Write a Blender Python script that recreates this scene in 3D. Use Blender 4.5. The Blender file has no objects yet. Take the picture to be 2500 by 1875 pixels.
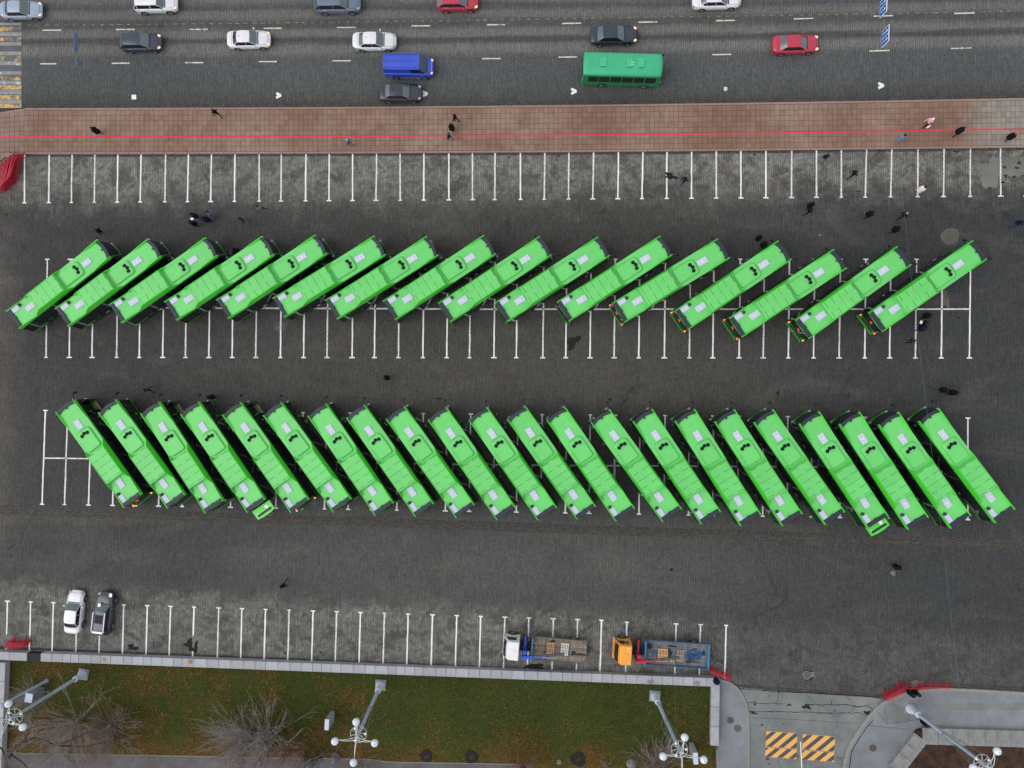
import bpy, bmesh, math, random
from mathutils import Vector, Matrix, Quaternion
SC = bpy.context.scene
R = math.radians
RND = random.Random(7)

# ------------------------------------------------------------------ camera
FPX, CAMH = 1800.0, 75.0                      # focal length in photograph pixels, metres above the square
CX, CY = 1250.0, 937.5
NAD = (1330.0, 955.0)                         # where straight down falls in the photograph
dcam = Vector((NAD[0]-CX, -(NAD[1]-CY), -FPX)).normalized()
QC = dcam.rotation_difference(Vector((0, 0, -1)))
cam_d = bpy.data.cameras.new('camera')
cam_d.sensor_width = 36.0
cam_d.lens = FPX/2500*36
cam_d.clip_start = 0.5
cam_d.clip_end = 3000
cam = bpy.data.objects.new('camera', cam_d)
SC.collection.objects.link(cam)
cam.location = (0, 0, CAMH)
cam.rotation_mode = 'QUATERNION'
cam.rotation_quaternion = QC
SC.camera = cam

# ------------------------------------------------------------------ world, sun, exposure (overcast day)
SUN_EL, SUN_AZ = R(50), R(250)
w = bpy.data.worlds.new('World'); SC.world = w; w.use_nodes = True
wn = w.node_tree; wn.nodes.clear()
sky = wn.nodes.new('ShaderNodeTexSky'); sky.sky_type = 'NISHITA'; sky.sun_disc = False
sky.sun_elevation = SUN_EL; sky.sun_rotation = SUN_AZ; sky.air_density = 1.0; sky.dust_density = 4.0; sky.ozone_density = 1.0
hs = wn.nodes.new('ShaderNodeHueSaturation'); hs.inputs['Saturation'].default_value = 0.22
bg = wn.nodes.new('ShaderNodeBackground'); bg.inputs['Strength'].default_value = 0.15
wo = wn.nodes.new('ShaderNodeOutputWorld')
cap = wn.nodes.new('ShaderNodeVectorMath'); cap.operation = 'MINIMUM'; cap.inputs[1].default_value = (8.5, 8.5, 8.5)   # cloud cover: no bright halo round the sun
wn.links.new(sky.outputs[0], hs.inputs['Color']); wn.links.new(hs.outputs[0], cap.inputs[0]); 
flo = wn.nodes.new('ShaderNodeVectorMath'); flo.operation = 'MAXIMUM'; flo.inputs[1].default_value = (4.6, 4.7, 4.9)   # and no dark rim at the horizon
wn.links.new(cap.outputs[0], flo.inputs[0]); wn.links.new(flo.outputs[0], bg.inputs['Color']); wn.links.new(bg.outputs[0], wo.inputs['Surface'])
sl = bpy.data.lights.new('sun', 'SUN'); sl.energy = 1.0; sl.angle = R(50); sl.color = (1.0, 0.97, 0.93)
so = bpy.data.objects.new('sun', sl); SC.collection.objects.link(so)
sd = Vector((math.sin(SUN_AZ)*math.cos(SUN_EL), math.cos(SUN_AZ)*math.cos(SUN_EL), math.sin(SUN_EL)))
so.rotation_mode = 'QUATERNION'; so.rotation_quaternion = (-sd).to_track_quat('-Z', 'Y'); so.location = sd*200
SC.view_settings.view_transform = 'Standard'; SC.view_settings.look = 'None'
SC.view_settings.exposure = 0.11; SC.view_settings.gamma = 1.0
SC.view_settings.use_curve_mapping = False

# ------------------------------------------------------------------ helpers
def P(px, py, z=0.0):
    """point on the plane z under photograph pixel (px,py)"""
    d = QC @ Vector((px-CX, -(py-CY), -FPX))
    t = (z-CAMH)/d.z
    return Vector((d.x*t, d.y*t, z))
ZO = dict(a=0, b=470, c=940, d=1405)
def Z(r, x, y):
    """photograph pixel from a reading in one of the 16 enlargements"""
    return (625*(int(r[1])-1)+x/3.5296, ZO[r[0]]+y/3.5298)
def PZ(r, x, y, z=0.0):
    return P(*Z(r, x, y), z)

_hull = None
def _hull_faces():
    bm = bmesh.new(); pts = []
    for sx in (-1, 1):
        for sy in (-1, 1):
            for sz in (-1, 1):
                for k in range(3):
                    p = [sx, sy, sz]
                    q = [c*(1.0 if i == k else .8) for i, c in enumerate(p)]
                    pts.append(q); bm.verts.new(q)
    bm.verts.ensure_lookup_table()
    for i, v in enumerate(bm.verts): v.index = i
    bmesh.ops.convex_hull(bm, input=bm.verts[:])
    bmesh.ops.dissolve_limit(bm, angle_limit=.01, verts=bm.verts[:], edges=bm.edges[:])
    bm.verts.ensure_lookup_table()
    idx = {}
    for v in bm.verts:
        idx[v] = min(range(24), key=lambda i: (Vector(pts[i])-v.co).length)
    f = [[idx[v] for v in fa.verts] for fa in bm.faces]
    bm.free()
    return f

class MB:
    def __init__(s): s.v = []; s.f = []; s.m = []; s.s = []
    def add(s, vs, fs, mi=0, sm=False):
        o = len(s.v); s.v.extend([tuple(v) for v in vs])
        for f in fs:
            s.f.append([i+o for i in f]); s.m.append(mi); s.s.append(sm)
        return s
    def box(s, cx, cy, cz, sx, sy, sz, mi=0, rz=0.0):
        c, n = math.cos(rz), math.sin(rz); vs = []
        for x in (-.5, .5):
            for y in (-.5, .5):
                for z in (-.5, .5):
                    X, Y = x*sx, y*sy
                    vs.append((cx+X*c-Y*n, cy+X*n+Y*c, cz+z*sz))
        return s.add(vs, [(0,1,3,2),(4,6,7,5),(0,4,5,1),(2,3,7,6),(0,2,6,4),(1,5,7,3)], mi)
    def cbox(s, cx, cy, cz, sx, sy, sz, b=.03, mi=0, rz=0.0, sm=False):
        global _hull
        if _hull is None: _hull = _hull_faces()
        c, n = math.cos(rz), math.sin(rz); vs = []
        for X in (-1, 1):
            for Y in (-1, 1):
                for Zz in (-1, 1):
                    for k in range(3):
                        x = X*(sx/2-(0 if k == 0 else b)); y = Y*(sy/2-(0 if k == 1 else b)); z = Zz*(sz/2-(0 if k == 2 else b))
                        vs.append((cx+x*c-y*n, cy+x*n+y*c, cz+z))
        return s.add(vs, _hull, mi, sm)
    def prism(s, poly, z0, z1, mi=0, top=None):
        n = len(poly); vs = [(p[0], p[1], z0) for p in poly]+[(p[0], p[1], z1) for p in poly]
        fs = [(i, (i+1) % n, (i+1) % n+n, i+n) for i in range(n)]
        s.add(vs, fs, mi)
        s.add([(p[0], p[1], z1) for p in poly], [list(range(n))], mi if top is None else top)
        s.add([(p[0], p[1], z0) for p in poly], [list(range(n))[::-1]], mi)
        return s
    def loft(s, loops, closed=True, c0=False, c1=False, mi=0, sm=True):
        n = len(loops[0]); vs = [p for l in loops for p in l]; fs = []
        for k in range(len(loops)-1):
            for i in range(n if closed else n-1):
                j = (i+1) % n
                fs.append((k*n+i, k*n+j, (k+1)*n+j, (k+1)*n+i))
        s.add(vs, fs, mi, sm)
        if c0: s.add(loops[0], [list(range(n))[::-1]], mi)
        if c1: s.add(loops[-1], [list(range(n))], mi)
        return s
    def tube(s, pts, r, n=6, mi=0, cap=True, sm=True):
        pts = [Vector(p) for p in pts]; loops = []
        up = None
        for i, p in enumerate(pts):
            d = (pts[min(i+1, len(pts)-1)]-pts[max(i-1, 0)])
            d = d.normalized() if d.length > 1e-9 else Vector((0, 0, 1))
            if up is None: up = d.orthogonal().normalized()
            u = (up-d*up.dot(d))
            u = u.normalized() if u.length > 1e-6 else d.orthogonal().normalized()
            up = u; v = d.cross(u); rr = r[i] if isinstance(r, (list, tuple)) else r
            loops.append([p+(u*math.cos(2*math.pi*k/n)+v*math.sin(2*math.pi*k/n))*rr for k in range(n)])
        return s.loft(loops, True, cap, cap, mi, sm)
    def lathe(s, prof, n=16, c=(0, 0, 0), mi=0, sm=True):
        loops = [[(c[0]+r*math.cos(2*math.pi*k/n), c[1]+r*math.sin(2*math.pi*k/n), c[2]+z) for k in range(n)] for r, z in prof]
        return s.loft(loops, True, True, True, mi, sm)
    def cyl(s, p0, p1, r, n=14, mi=0): return s.tube([p0, p1], r, n, mi, True, False)
    def ball(s, c, r, n=14, m=9, mi=0, sz=1.0):
        pr = [(max(r*math.sin(math.pi*k/m), 1e-4), -r*sz*math.cos(math.pi*k/m)) for k in range(m+1)]
        return s.lathe(pr, n, c, mi)
    def mesh(s, name, mats):
        me = bpy.data.meshes.new(name); me.from_pydata(s.v, [], s.f)
        for m in (mats if isinstance(mats, (list, tuple)) else [mats]): me.materials.append(m)
        me.polygons.foreach_set('material_index', s.m); me.polygons.foreach_set('use_smooth', s.s)
        me.update(); return me
    def build(s, name, mats, parent=None, loc=None, rz=None):
        o = bpy.data.objects.new(name, s.mesh(name, mats)); SC.collection.objects.link(o)
        if parent: o.parent = parent
        if loc is not None: o.location = loc
        if rz is not None: o.rotation_euler.z = rz
        return o
def tag(o, label=None, cat=None, group=None, kind=None):
    if label: o['label'] = label
    if cat: o['category'] = cat
    if group: o['group'] = group
    if kind: o['kind'] = kind
    return o
def empty(name, loc=(0, 0, 0), rz=0.0, label=None, cat=None, group=None, kind=None):
    o = bpy.data.objects.new(name, None); SC.collection.objects.link(o)
    o.empty_display_size = .3; o.location = loc; o.rotation_euler.z = rz
    return tag(o, label, cat, group, kind)
KIDS = {}
def index_kids():
    KIDS.clear()
    for o in bpy.data.objects:
        if o.parent: KIDS.setdefault(o.parent.name, []).append(o)
def dup(o, parent=None):
    c = o.copy(); SC.collection.objects.link(c)
    c.parent = parent
    for ch in KIDS.get(o.name, []): dup(ch, c)
    return c
def link_mesh(name, me, parent=None, loc=None, rz=None):
    o = bpy.data.objects.new(name, me); SC.collection.objects.link(o)
    if parent: o.parent = parent
    if loc is not None: o.location = loc
    if rz is not None: o.rotation_euler.z = rz
    return o

# ------------------------------------------------------------------ node helper
class NT:
    def __init__(s, m):
        s.t = m.node_tree; s.n = s.t.nodes; s.l = s.t.links
    def node(s, typ, ins=None, **props):
        n = s.n.new(typ)
        for k, v in props.items(): setattr(n, k, v)
        for k, v in (ins or {}).items():
            sock = n.inputs[k]
            if isinstance(v, bpy.types.NodeSocket): s.l.new(v, sock)
            else: sock.default_value = v
        return n
    def math(s, op, a, b=0.0, clamp=False):
        return s.node('ShaderNodeMath', {0: a, 1: b}, operation=op, use_clamp=clamp).outputs[0]
    def mix(s, f, a, b, mode='MIX'):
        n = s.n.new('ShaderNodeMix'); n.data_type = 'RGBA'; n.blend_type = mode
        for i, v in ((0, f), (6, a), (7, b)):
            if isinstance(v, bpy.types.NodeSocket): s.l.new(v, n.inputs[i])
            else: n.inputs[i].default_value = v
        return n.outputs[2]
    def noise(s, vec, scale, detail=3.0, rough=.55, dim='3D', dist=0.0):
        return s.node('ShaderNodeTexNoise', {'Vector': vec, 'Scale': scale, 'Detail': detail, 'Roughness': rough, 'Distortion': dist}, noise_dimensions=dim).outputs['Fac']
    def ramp(s, f, stops, interp='LINEAR'):
        n = s.n.new('ShaderNodeValToRGB'); n.color_ramp.interpolation = interp
        e = n.color_ramp.elements
        while len(e) > 1: e.remove(e[-1])
        e[0].position = stops[0][0]; e[0].color = c4(stops[0][1])
        for p, c in stops[1:]:
            x = e.new(p); x.color = c4(c)
        s.l.new(f, n.inputs[0]); return n.outputs[0]
    def mr(s, v, a, b, c=0.0, d=1.0, smooth=True):
        n = s.node('ShaderNodeMapRange', {'Value': v, 'From Min': a, 'From Max': b, 'To Min': c, 'To Max': d}, interpolation_type='SMOOTHSTEP' if smooth else 'LINEAR')
        return n.outputs[0]
def c4(c):
    if isinstance(c, (int, float)): return (c, c, c, 1)
    return (c[0], c[1], c[2], 1)
def newmat(name):
    m = bpy.data.materials.new(name); m.use_nodes = True
    return m, NT(m), m.node_tree.nodes['Principled BSDF']
def s2l(r, g, b):
    f = lambda c: c/255/12.92 if c/255 <= .04045 else ((c/255+.055)/1.055)**2.4
    return (f(r), f(g), f(b))
MATS = {}
def M(name, col, rough=.6, metal=0.0, var=.12, scale=3.0, spec=.5, coat=0.0, bump=0.0, dirt=0.0, emit=None, estr=0.0):
    if name in MATS: return MATS[name]
    m, t, b = newmat(name)
    tc = t.node('ShaderNodeTexCoord').outputs['Object']
    if emit:
        b.inputs['Emission Color'].default_value = c4(emit); b.inputs['Emission Strength'].default_value = estr
    n1 = t.noise(tc, scale, 4.0, .6)
    lo = tuple(max(c*(1-var), 0) for c in col); hi = tuple(c*(1+var) for c in col)
    c = t.mix(t.mr(n1, .3, .7), c4(lo), c4(hi))
    if dirt > 0:
        n2 = t.noise(tc, scale*.6+1.3, 6.0, .7)
        c = t.mix(t.math('MULTIPLY', t.mr(n2, .5, .75), dirt), c, (.06, .052, .042, 1))
    t.l.new(c, b.inputs['Base Color'])
    t.l.new(t.mr(n1, .2, .8, rough*.85, min(rough*1.15, 1.0)), b.inputs['Roughness'])
    b.inputs['Metallic'].default_value = metal; b.inputs['Specular IOR Level'].default_value = spec
    b.inputs['Coat Weight'].default_value = coat; b.inputs['Coat Roughness'].default_value = .12
    if bump > 0:
        bp = t.node('ShaderNodeBump', {'Height': t.noise(tc, scale*6, 3.0), 'Strength': bump, 'Distance': .01})
        t.l.new(bp.outputs[0], b.inputs['Normal'])
    MATS[name] = m; return m

# ------------------------------------------------------------------ ground materials
def sett_material(name, kind):
    m, t, b = newmat(name)
    pos = t.node('ShaderNodeNewGeometry').outputs['Position']
    if kind == 'road':
        uv = t.node('ShaderNodeUVMap', uv_map='UVMap').outputs[0]
        base = uv
    else:
        base = pos
    sx = t.node('ShaderNodeSeparateXYZ', {0: base})
    X, Y = sx.outputs[0], sx.outputs[1]
    wob = t.node('ShaderNodeTexNoise', {'Vector': pos, 'Scale': .40, 'Detail': 1.5}).outputs['Color']
    wv = t.node('ShaderNodeVectorMath', {0: wob, 1: (.5, .5, .5)}, operation='SUBTRACT').outputs[0]
    wv = t.node('ShaderNodeVectorMath', {0: wv, 3: .22}, operation='SCALE').outputs[0]
    sw = t.node('ShaderNodeCombineXYZ', {0: Y, 1: X, 2: 0.0}).outputs[0]
    sw = t.node('ShaderNodeVectorMath', {0: sw, 1: wv}, operation='ADD').outputs[0]
    br = t.node('ShaderNodeTexBrick', {'Vector': sw, 'Color1': (1, 1, 1, 1), 'Color2': (0, 0, 0, 1), 'Mortar': (0.5, .5, .5, 1), 'Scale': 1.0,
                'Mortar Size': .016, 'Mortar Smooth': .35, 'Bias': 0.0, 'Brick Width': .23, 'Row Height': .178})
    per = br.outputs['Color']; fac = br.outputs['Fac']
    n_big = t.noise(pos, .055, 4.0, .55)
    n_mid = t.noise(pos, .32, 5.0, .65)
    n_fine = t.noise(pos, 1.9, 5.0, .7)
    n_grain = t.noise(pos, 9.0, 2.0, .6)
    if kind == 'road':
        st2 = t.node('ShaderNodeVectorMath', {0: base, 1: (.10, 1.9, 1.0)}, operation='MULTIPLY').outputs[0]
        wobY = t.math('ADD', Y, t.math('MULTIPLY', t.math('SUBTRACT', t.noise(st2, 1.0, 3.0, .6), .5), .9))
        col = t.ramp(t.math('DIVIDE', wobY, 24.0), [
            (0.0, s2l(65, 65, 61)), (.03, s2l(74, 75, 72)), (.07, s2l(82, 85, 85)), (.17, s2l(86, 89, 92)), (.205, s2l(87, 89, 89)), (.235, s2l(113, 113, 110)), (.255, s2l(112, 112, 109)),
            (.275, s2l(76, 76, 76)), (.288, s2l(78, 78, 78)), (.302, s2l(113, 112, 109)), (.32, s2l(109, 108, 106)), (.342, s2l(81, 81, 81)), (.362, s2l(83, 84, 84)), (.382, s2l(107, 107, 105)), (.398, s2l(106, 106, 104)), (.42, s2l(78, 78, 80)), (.455, s2l(105, 106, 104)), (.48, s2l(83, 84, 85)), (1, s2l(89, 92, 92))])
        col = t.mix(t.math('MULTIPLY', t.mr(n_mid, .46, .74), .22), col, c4(s2l(98, 98, 95)))
        col = t.mix(t.math('MULTIPLY', t.mr(n_big, .45, .65), .25), col, c4(s2l(66, 68, 70)))
    else:
        ytop, yA, yD = P(1250, 375).y, P(1250, 500).y, P(1250, 1468).y
        jit = t.math('MULTIPLY', t.math('SUBTRACT', n_mid, .5), 8.0)
        Yj = t.math('ADD', Y, jit)
        # darker, browner driving lanes; paler dusty stalls along both edges
        slope = t.math('MULTIPLY', X, -.042)
        fA = t.mr(Yj, yA-1.4, yA+3.4)
        YjD = t.math('ADD', Y, t.math('MULTIPLY', jit, .5))
        fD = t.math('MULTIPLY', t.mr(t.math('SUBTRACT', YjD, slope), yD+.2, yD-2.6), t.mr(X, P(1850, 1600).x, P(1600, 1600).x, .25, .8))
        stall = t.math('MAXIMUM', fA, fD)
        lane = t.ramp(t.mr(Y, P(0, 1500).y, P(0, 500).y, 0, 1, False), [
            (0.0, s2l(77, 78, 77)), (.12, s2l(84, 85, 83)), (.30, s2l(80, 80, 79)), (.6, s2l(78, 76, 72)), (.8, s2l(71, 69, 67)), (.94, s2l(69, 69, 67)), (1.0, s2l(76, 75, 73))])  # lane dirt, with part of the lens darkening put into the tones
        # lens darkening painted into both sides, bluer on the right; left margin dusty
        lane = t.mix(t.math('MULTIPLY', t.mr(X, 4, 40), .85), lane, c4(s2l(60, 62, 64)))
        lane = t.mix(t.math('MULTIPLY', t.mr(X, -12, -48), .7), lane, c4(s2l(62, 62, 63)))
        Xj = t.math('ADD', X, t.math('MULTIPLY', jit, .9))
        lane = t.mix(t.math('MULTIPLY', t.mr(Xj, P(75, 800).x, P(-20, 800).x), .75), lane, c4(s2l(92, 88, 84)))
        st = t.mix(t.mr(n_fine, .38, .66), c4(s2l(110, 109, 104)), c4(s2l(134, 134, 130)))
        n_pt = t.noise(pos, .62, 4.0, .6, dist=.6)
        st = t.mix(t.math('MULTIPLY', t.mr(n_pt, .47, .62), .72), st, c4(s2l(80, 75, 66)))
        st = t.mix(t.math('MULTIPLY', t.mr(n_mid, .5, .7), .4), st, c4(s2l(92, 88, 80)))
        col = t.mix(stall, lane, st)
        col = t.mix(t.math('MULTIPLY', t.mr(n_big, .42, .68), .30), col, c4(s2l(62, 60, 58)))
        col = t.mix(t.math('MULTIPLY', t.mr(n_mid, .55, .75), .28), col, c4(s2l(104, 101, 94)))
        # tyre-polished paler drifts and worn, dusty areas
        n_dr = t.noise(t.node('ShaderNodeVectorMath', {0: pos, 1: (.6, 1.6, 1.0)}, operation='MULTIPLY').outputs[0], .11, 5.0, .62, dist=1.4)
        col = t.mix(t.math('MULTIPLY', t.mr(n_dr, .52, .70), .32), col, c4(s2l(100, 97, 92)))
        col = t.mix(t.math('MULTIPLY', t.mr(n_dr, .46, .30), .32), col, c4(s2l(50, 50, 50)))
        # a few oily stains
        no = t.noise(pos, .18, 4.0, .7, dist=1.0)
        col = t.mix(t.math('MULTIPLY', t.mr(no, .62, .72), .5), col, c4(s2l(42, 40, 38)))
    # per-stone brightness, joints, grain
    an = t.node('ShaderNodeVectorMath', {0: base, 1: (6.2, .55, 1.0)}, operation='MULTIPLY').outputs[0]
    n_col = t.noise(an, 1.0, 3.0, .7)                      # columns of stones laid together share a tone
    k = t.mr(per, 0.0, 1.0, .84, 1.19, False)
    k = t.math('MULTIPLY', k, t.mr(n_col, .25, .75, .76, 1.27, False))
    k = t.math('MULTIPLY', k, t.mr(n_grain, .25, .75, .88, 1.12, False))
    k = t.math('MULTIPLY', k, t.mr(n_fine, .3, .7, .93, 1.07, False))
    kk = t.node('ShaderNodeCombineXYZ', {0: k, 1: k, 2: k}).outputs[0]
    col = t.mix(1.0, col, kk, 'MULTIPLY')
    cj = t.math('ABSOLUTE', t.math('SUBTRACT', t.math('FRACT', t.math('DIVIDE', t.node('ShaderNodeSeparateXYZ', {0: sw}).outputs[1], .178)), .5))
    cjm = t.mr(cj, .36, .48, 0, 1)
    col = t.mix(t.math('MULTIPLY', fac, .42), col, (.014, .0135, .012, 1))
    col = t.mix(t.math('MULTIPLY', cjm, .62), col, (.010, .0095, .008, 1))
    t.l.new(col, b.inputs['Base Color'])
    b.inputs['Roughness'].default_value = .82; b.inputs['Specular IOR Level'].default_value = .25
    bp = t.node('ShaderNodeBump', {'Height': t.math('SUBTRACT', 1.0, fac), 'Strength': .5, 'Distance': .02})
    t.l.new(bp.outputs[0], b.inputs['Normal'])
    return m
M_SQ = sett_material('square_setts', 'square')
M_ROAD = sett_material('road_setts', 'road')

def asphalt(name, c0, c1, crack=.0, sc=.5):
    m, t, b = newmat(name)
    pos = t.node('ShaderNodeNewGeometry').outputs['Position']
    n1 = t.noise(pos, sc, 5.0, .6); n2 = t.noise(pos, 14.0, 3.0, .8); n3 = t.noise(pos, .12, 3.0)
    col = t.mix(t.mr(n1, .3, .7), c4(c0), c4(c1))
    k = t.math('MULTIPLY', t.mr(n2, .25, .75, .8, 1.2, False), t.mr(n3, .3, .7, .88, 1.1, False))
    kk = t.node('ShaderNodeCombineXYZ', {0: k, 1: k, 2: k}).outputs[0]
    col = t.mix(1.0, col, kk, 'MULTIPLY')
    if crack:
        dv = t.node('ShaderNodeVectorMath', {0: pos, 1: t.node('ShaderNodeTexNoise', {'Vector': pos, 'Scale': .8, 'Detail': 4.0}).outputs['Color']}, operation='ADD').outputs[0]
        vo = t.node('ShaderNodeTexVoronoi', {'Vector': dv, 'Scale': .16}, feature='DISTANCE_TO_EDGE').outputs[0]
        cr = t.mr(vo, .0, .006, 1.0, 0.0)
        col = t.mix(t.math('MULTIPLY', cr, crack), col, (.02, .02, .018, 1))
    t.l.new(col, b.inputs['Base Color']); b.inputs['Roughness'].default_value = .9; b.inputs['Specular IOR Level'].default_value = .3
    return m
M_ASPH = asphalt('asphalt_grey', s2l(104, 108, 108), s2l(124, 127, 127), .6)
M_WALKASPH = asphalt('side_path_asphalt', s2l(112, 117, 122), s2l(128, 132, 137), .0)
M_PATH = asphalt('footpath_asphalt', s2l(84, 81, 83), s2l(102, 99, 103), .5)
M_BASE = asphalt('far_ground', s2l(80, 80, 78), s2l(98, 98, 94))
M_PATCH = asphalt('patch_concrete', s2l(104, 103, 98), s2l(120, 120, 116))
M_PATCHD = asphalt('patch_dark', s2l(84, 81, 76), s2l(98, 95, 90))
M_STAIN = asphalt('dark_stain', s2l(26, 26, 25), s2l(38, 37, 35))
M_XW = asphalt('crossing_asphalt', s2l(82, 84, 92), s2l(98, 100, 108))

def vary(m, amt=.12):
    t = NT(m); b = t.n['Principled BSDF']; src = b.inputs['Base Color'].links[0].from_socket
    k = t.mr(t.node('ShaderNodeObjectInfo').outputs['Random'], 0, 1, 1-amt, 1+amt, False); kk = t.node('ShaderNodeCombineXYZ', {0: k, 1: k, 2: k}).outputs[0]
    t.l.new(t.mix(1.0, src, kk, 'MULTIPLY'), b.inputs['Base Color']); return m
def paint_mat(name, col, under=s2l(84, 84, 82), cover=.5, scale=5.0, det=5.0):
    """road paint worn through in places: flat print on the road"""
    m, t, b = newmat(name)
    pos = t.node('ShaderNodeNewGeometry').outputs['Position']
    n1 = t.noise(pos, scale, det, .7); n2 = t.noise(pos, 22.0, 2.0, .8)
    f = t.mr(t.math('ADD', n1, t.math('MULTIPLY', t.math('SUBTRACT', n2, .5), .35)), cover-.07, cover+.05, 0, 1)
    n3 = t.noise(pos, 2.0, 3.0)
    c = t.mix(t.mr(n3, .3, .7), c4(tuple(x*.86 for x in col)), c4(col))
    t.l.new(t.mix(f, c, c4(under)), b.inputs['Base Color']); b.inputs['Roughness'].default_value = .75
    return m
M_WHITE = paint_mat('line_white', s2l(234, 235, 236), s2l(130, 130, 128), .74, 4.0)
M_WHITE2 = paint_mat('line_white_worn', s2l(226, 227, 226), s2l(122, 121, 118), .585, 7.0)
M_DASH = paint_mat('dash_white', s2l(208, 206, 196), s2l(96, 96, 92), .6, 2.5)
M_YEL = paint_mat('crossing_yellow', s2l(206, 170, 96), s2l(92, 94, 100), .55, 1.6)
M_YELW = paint_mat('crossing_yellow_worn', s2l(206, 170, 96), s2l(88, 90, 98), .46, 1.3)
M_XGREY = paint_mat('crossing_grey', s2l(146, 147, 142), s2l(128, 124, 108), .55, 1.4)
M_XWHITE = paint_mat('crossing_white_worn', s2l(214, 218, 220), s2l(130, 132, 130), .40, 1.5)
M_YDOT = paint_mat('yellow_dots', s2l(200, 172, 100), s2l(80, 82, 82), .5, 9.0)
M_REDLINE = paint_mat('red_line', s2l(226, 44, 84), s2l(180, 70, 80), .70, 1.5)

def slab_mat(name, kerb=False):
    m, t, b = newmat(name)
    pos = t.node('ShaderNodeNewGeometry').outputs['Position']
    X = t.node('ShaderNodeSeparateXYZ', {0: pos}).outputs[0]
    oi = t.node('ShaderNodeObjectInfo').outputs['Random']
    isl = t.node('ShaderNodeNewGeometry').outputs['Random Per Island']
    rnd = t.math('FRACT', t.math('ADD', oi, isl))
    n1 = t.noise(pos, .14, 4.0, .6); n2 = t.noise(pos, .9, 4.0, .6); n3 = t.noise(pos, 12.0, 3.0, .8)
    c = t.mix(t.mr(n1, .35, .65), c4(s2l(126, 98, 84)), c4(s2l(144, 120, 107)))
    c = t.mix(t.math('MULTIPLY', t.mr(n2, .5, .75), .5), c, c4(s2l(108, 82, 68)))
    Xj = t.math('ADD', X, t.math('MULTIPLY', t.math('SUBTRACT', n2, .5), 7.0))
    gx = t.mr(Xj, P(2320, 300).x, P(2440, 300).x)
    gl = t.mr(Xj, P(120, 300).x, P(10, 300).x)
    c = t.mix(gx, c, c4(s2l(140, 132, 124)))
    c = t.mix(t.math('MULTIPLY', gl, .5), c, c4(s2l(140, 122, 118)))
    dk = t.mr(rnd, .90, .97)
    c = t.mix(t.math('MULTIPLY', dk, .38), c, c4(s2l(84, 76, 72)))
    k = t.math('MULTIPLY', t.mr(rnd, 0, 1, .9, 1.1, False), t.mr(n3, .25, .75, .86, 1.14, False))
    kk = t.node('ShaderNodeCombineXYZ', {0: k, 1: k, 2: k}).outputs[0]
    c = t.mix(1.0, c, kk, 'MULTIPLY')
    if kerb: c = t.mix(.6, c, c4(s2l(152, 130, 124)))
    t.l.new(c, b.inputs['Base Color']); b.inputs['Roughness'].default_value = .85; b.inputs['Specular IOR Level'].default_value = .25
    return m
M_SLAB = slab_mat('brown_slabs'); M_SLABK = slab_mat('brown_kerb', True)
M_SLABJ = M('slab_bed', s2l(92, 72, 62), .95, var=.2)
M_GRANITE = vary(M('granite_grey', s2l(158, 160, 167), .7, var=.12, scale=1.3, dirt=.25, bump=.2), .13)
M_GRANITE2 = M('granite_dark', s2l(126, 127, 128), .8, var=.2, scale=1.5, dirt=.3)
M_KERB = M('kerb_concrete', s2l(138, 137, 134), .85, var=.18, scale=2.0, dirt=.35)

# ------------------------------------------------------------------ SETTING: ground sheets
def poly_sheet(name, pts, z, mat, parent=None, kind=None):
    me = bpy.data.meshes.new(name); me.from_pydata([(p[0], p[1], z) for p in pts], [], [list(range(len(pts)))])
    me.materials.append(mat); me.update()
    if me.polygons[0].normal.z < 0: me.flip_normals()
    o = link_mesh(name, me, parent)
    if kind: o['kind'] = kind
    return o
gb = poly_sheet('ground', [(-900, -900), (900, -900), (900, 900), (-900, 900)], -.06, M_BASE, kind='structure')

def ykt(x): return 262.8-24.5*(max(x, 0)/2500)**2+.0*x           # upper edge of the walk (photo px)
def ykb(x): return 376.3-16.5*(max(x, 0)/2500)**2                # lower edge of the walk
XS = list(range(-700, 3301, 100))
# cobbled square: everything below the middle of the walk
sq_pts = [P(x, (ykt(x)+ykb(x))/2, 0)[:2] for x in XS]+[P(3300, 2700)[:2], P(-700, 2700)[:2]]
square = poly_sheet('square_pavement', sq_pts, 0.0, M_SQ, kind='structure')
# road with UV in metres (u along, v away from the walk)
vs, fs, uvs = [], [], []
ROFF = [-45, 0, 60, 120, 200, 300, 450, 700, 1100]
for x in XS:
    for o in ROFF:
        p = P(x, ykt(x)-o); vs.append((p.x, p.y, 0.0)); uvs.append((p.x, o/24.0))
n = len(ROFF)
for i in range(len(XS)-1):
    for j in range(n-1): fs.append((i*n+j, (i+1)*n+j, (i+1)*n+j+1, i*n+j+1))
me = bpy.data.meshes.new('road'); me.from_pydata(vs, [], fs); me.materials.append(M_ROAD)
uvl = me.uv_layers.new(name='UVMap')
for lp in me.loops: uvl.data[lp.index].uv = uvs[lp.vertex_index]
me.update()
road = link_mesh('road', me); road['kind'] = 'structure'

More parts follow.
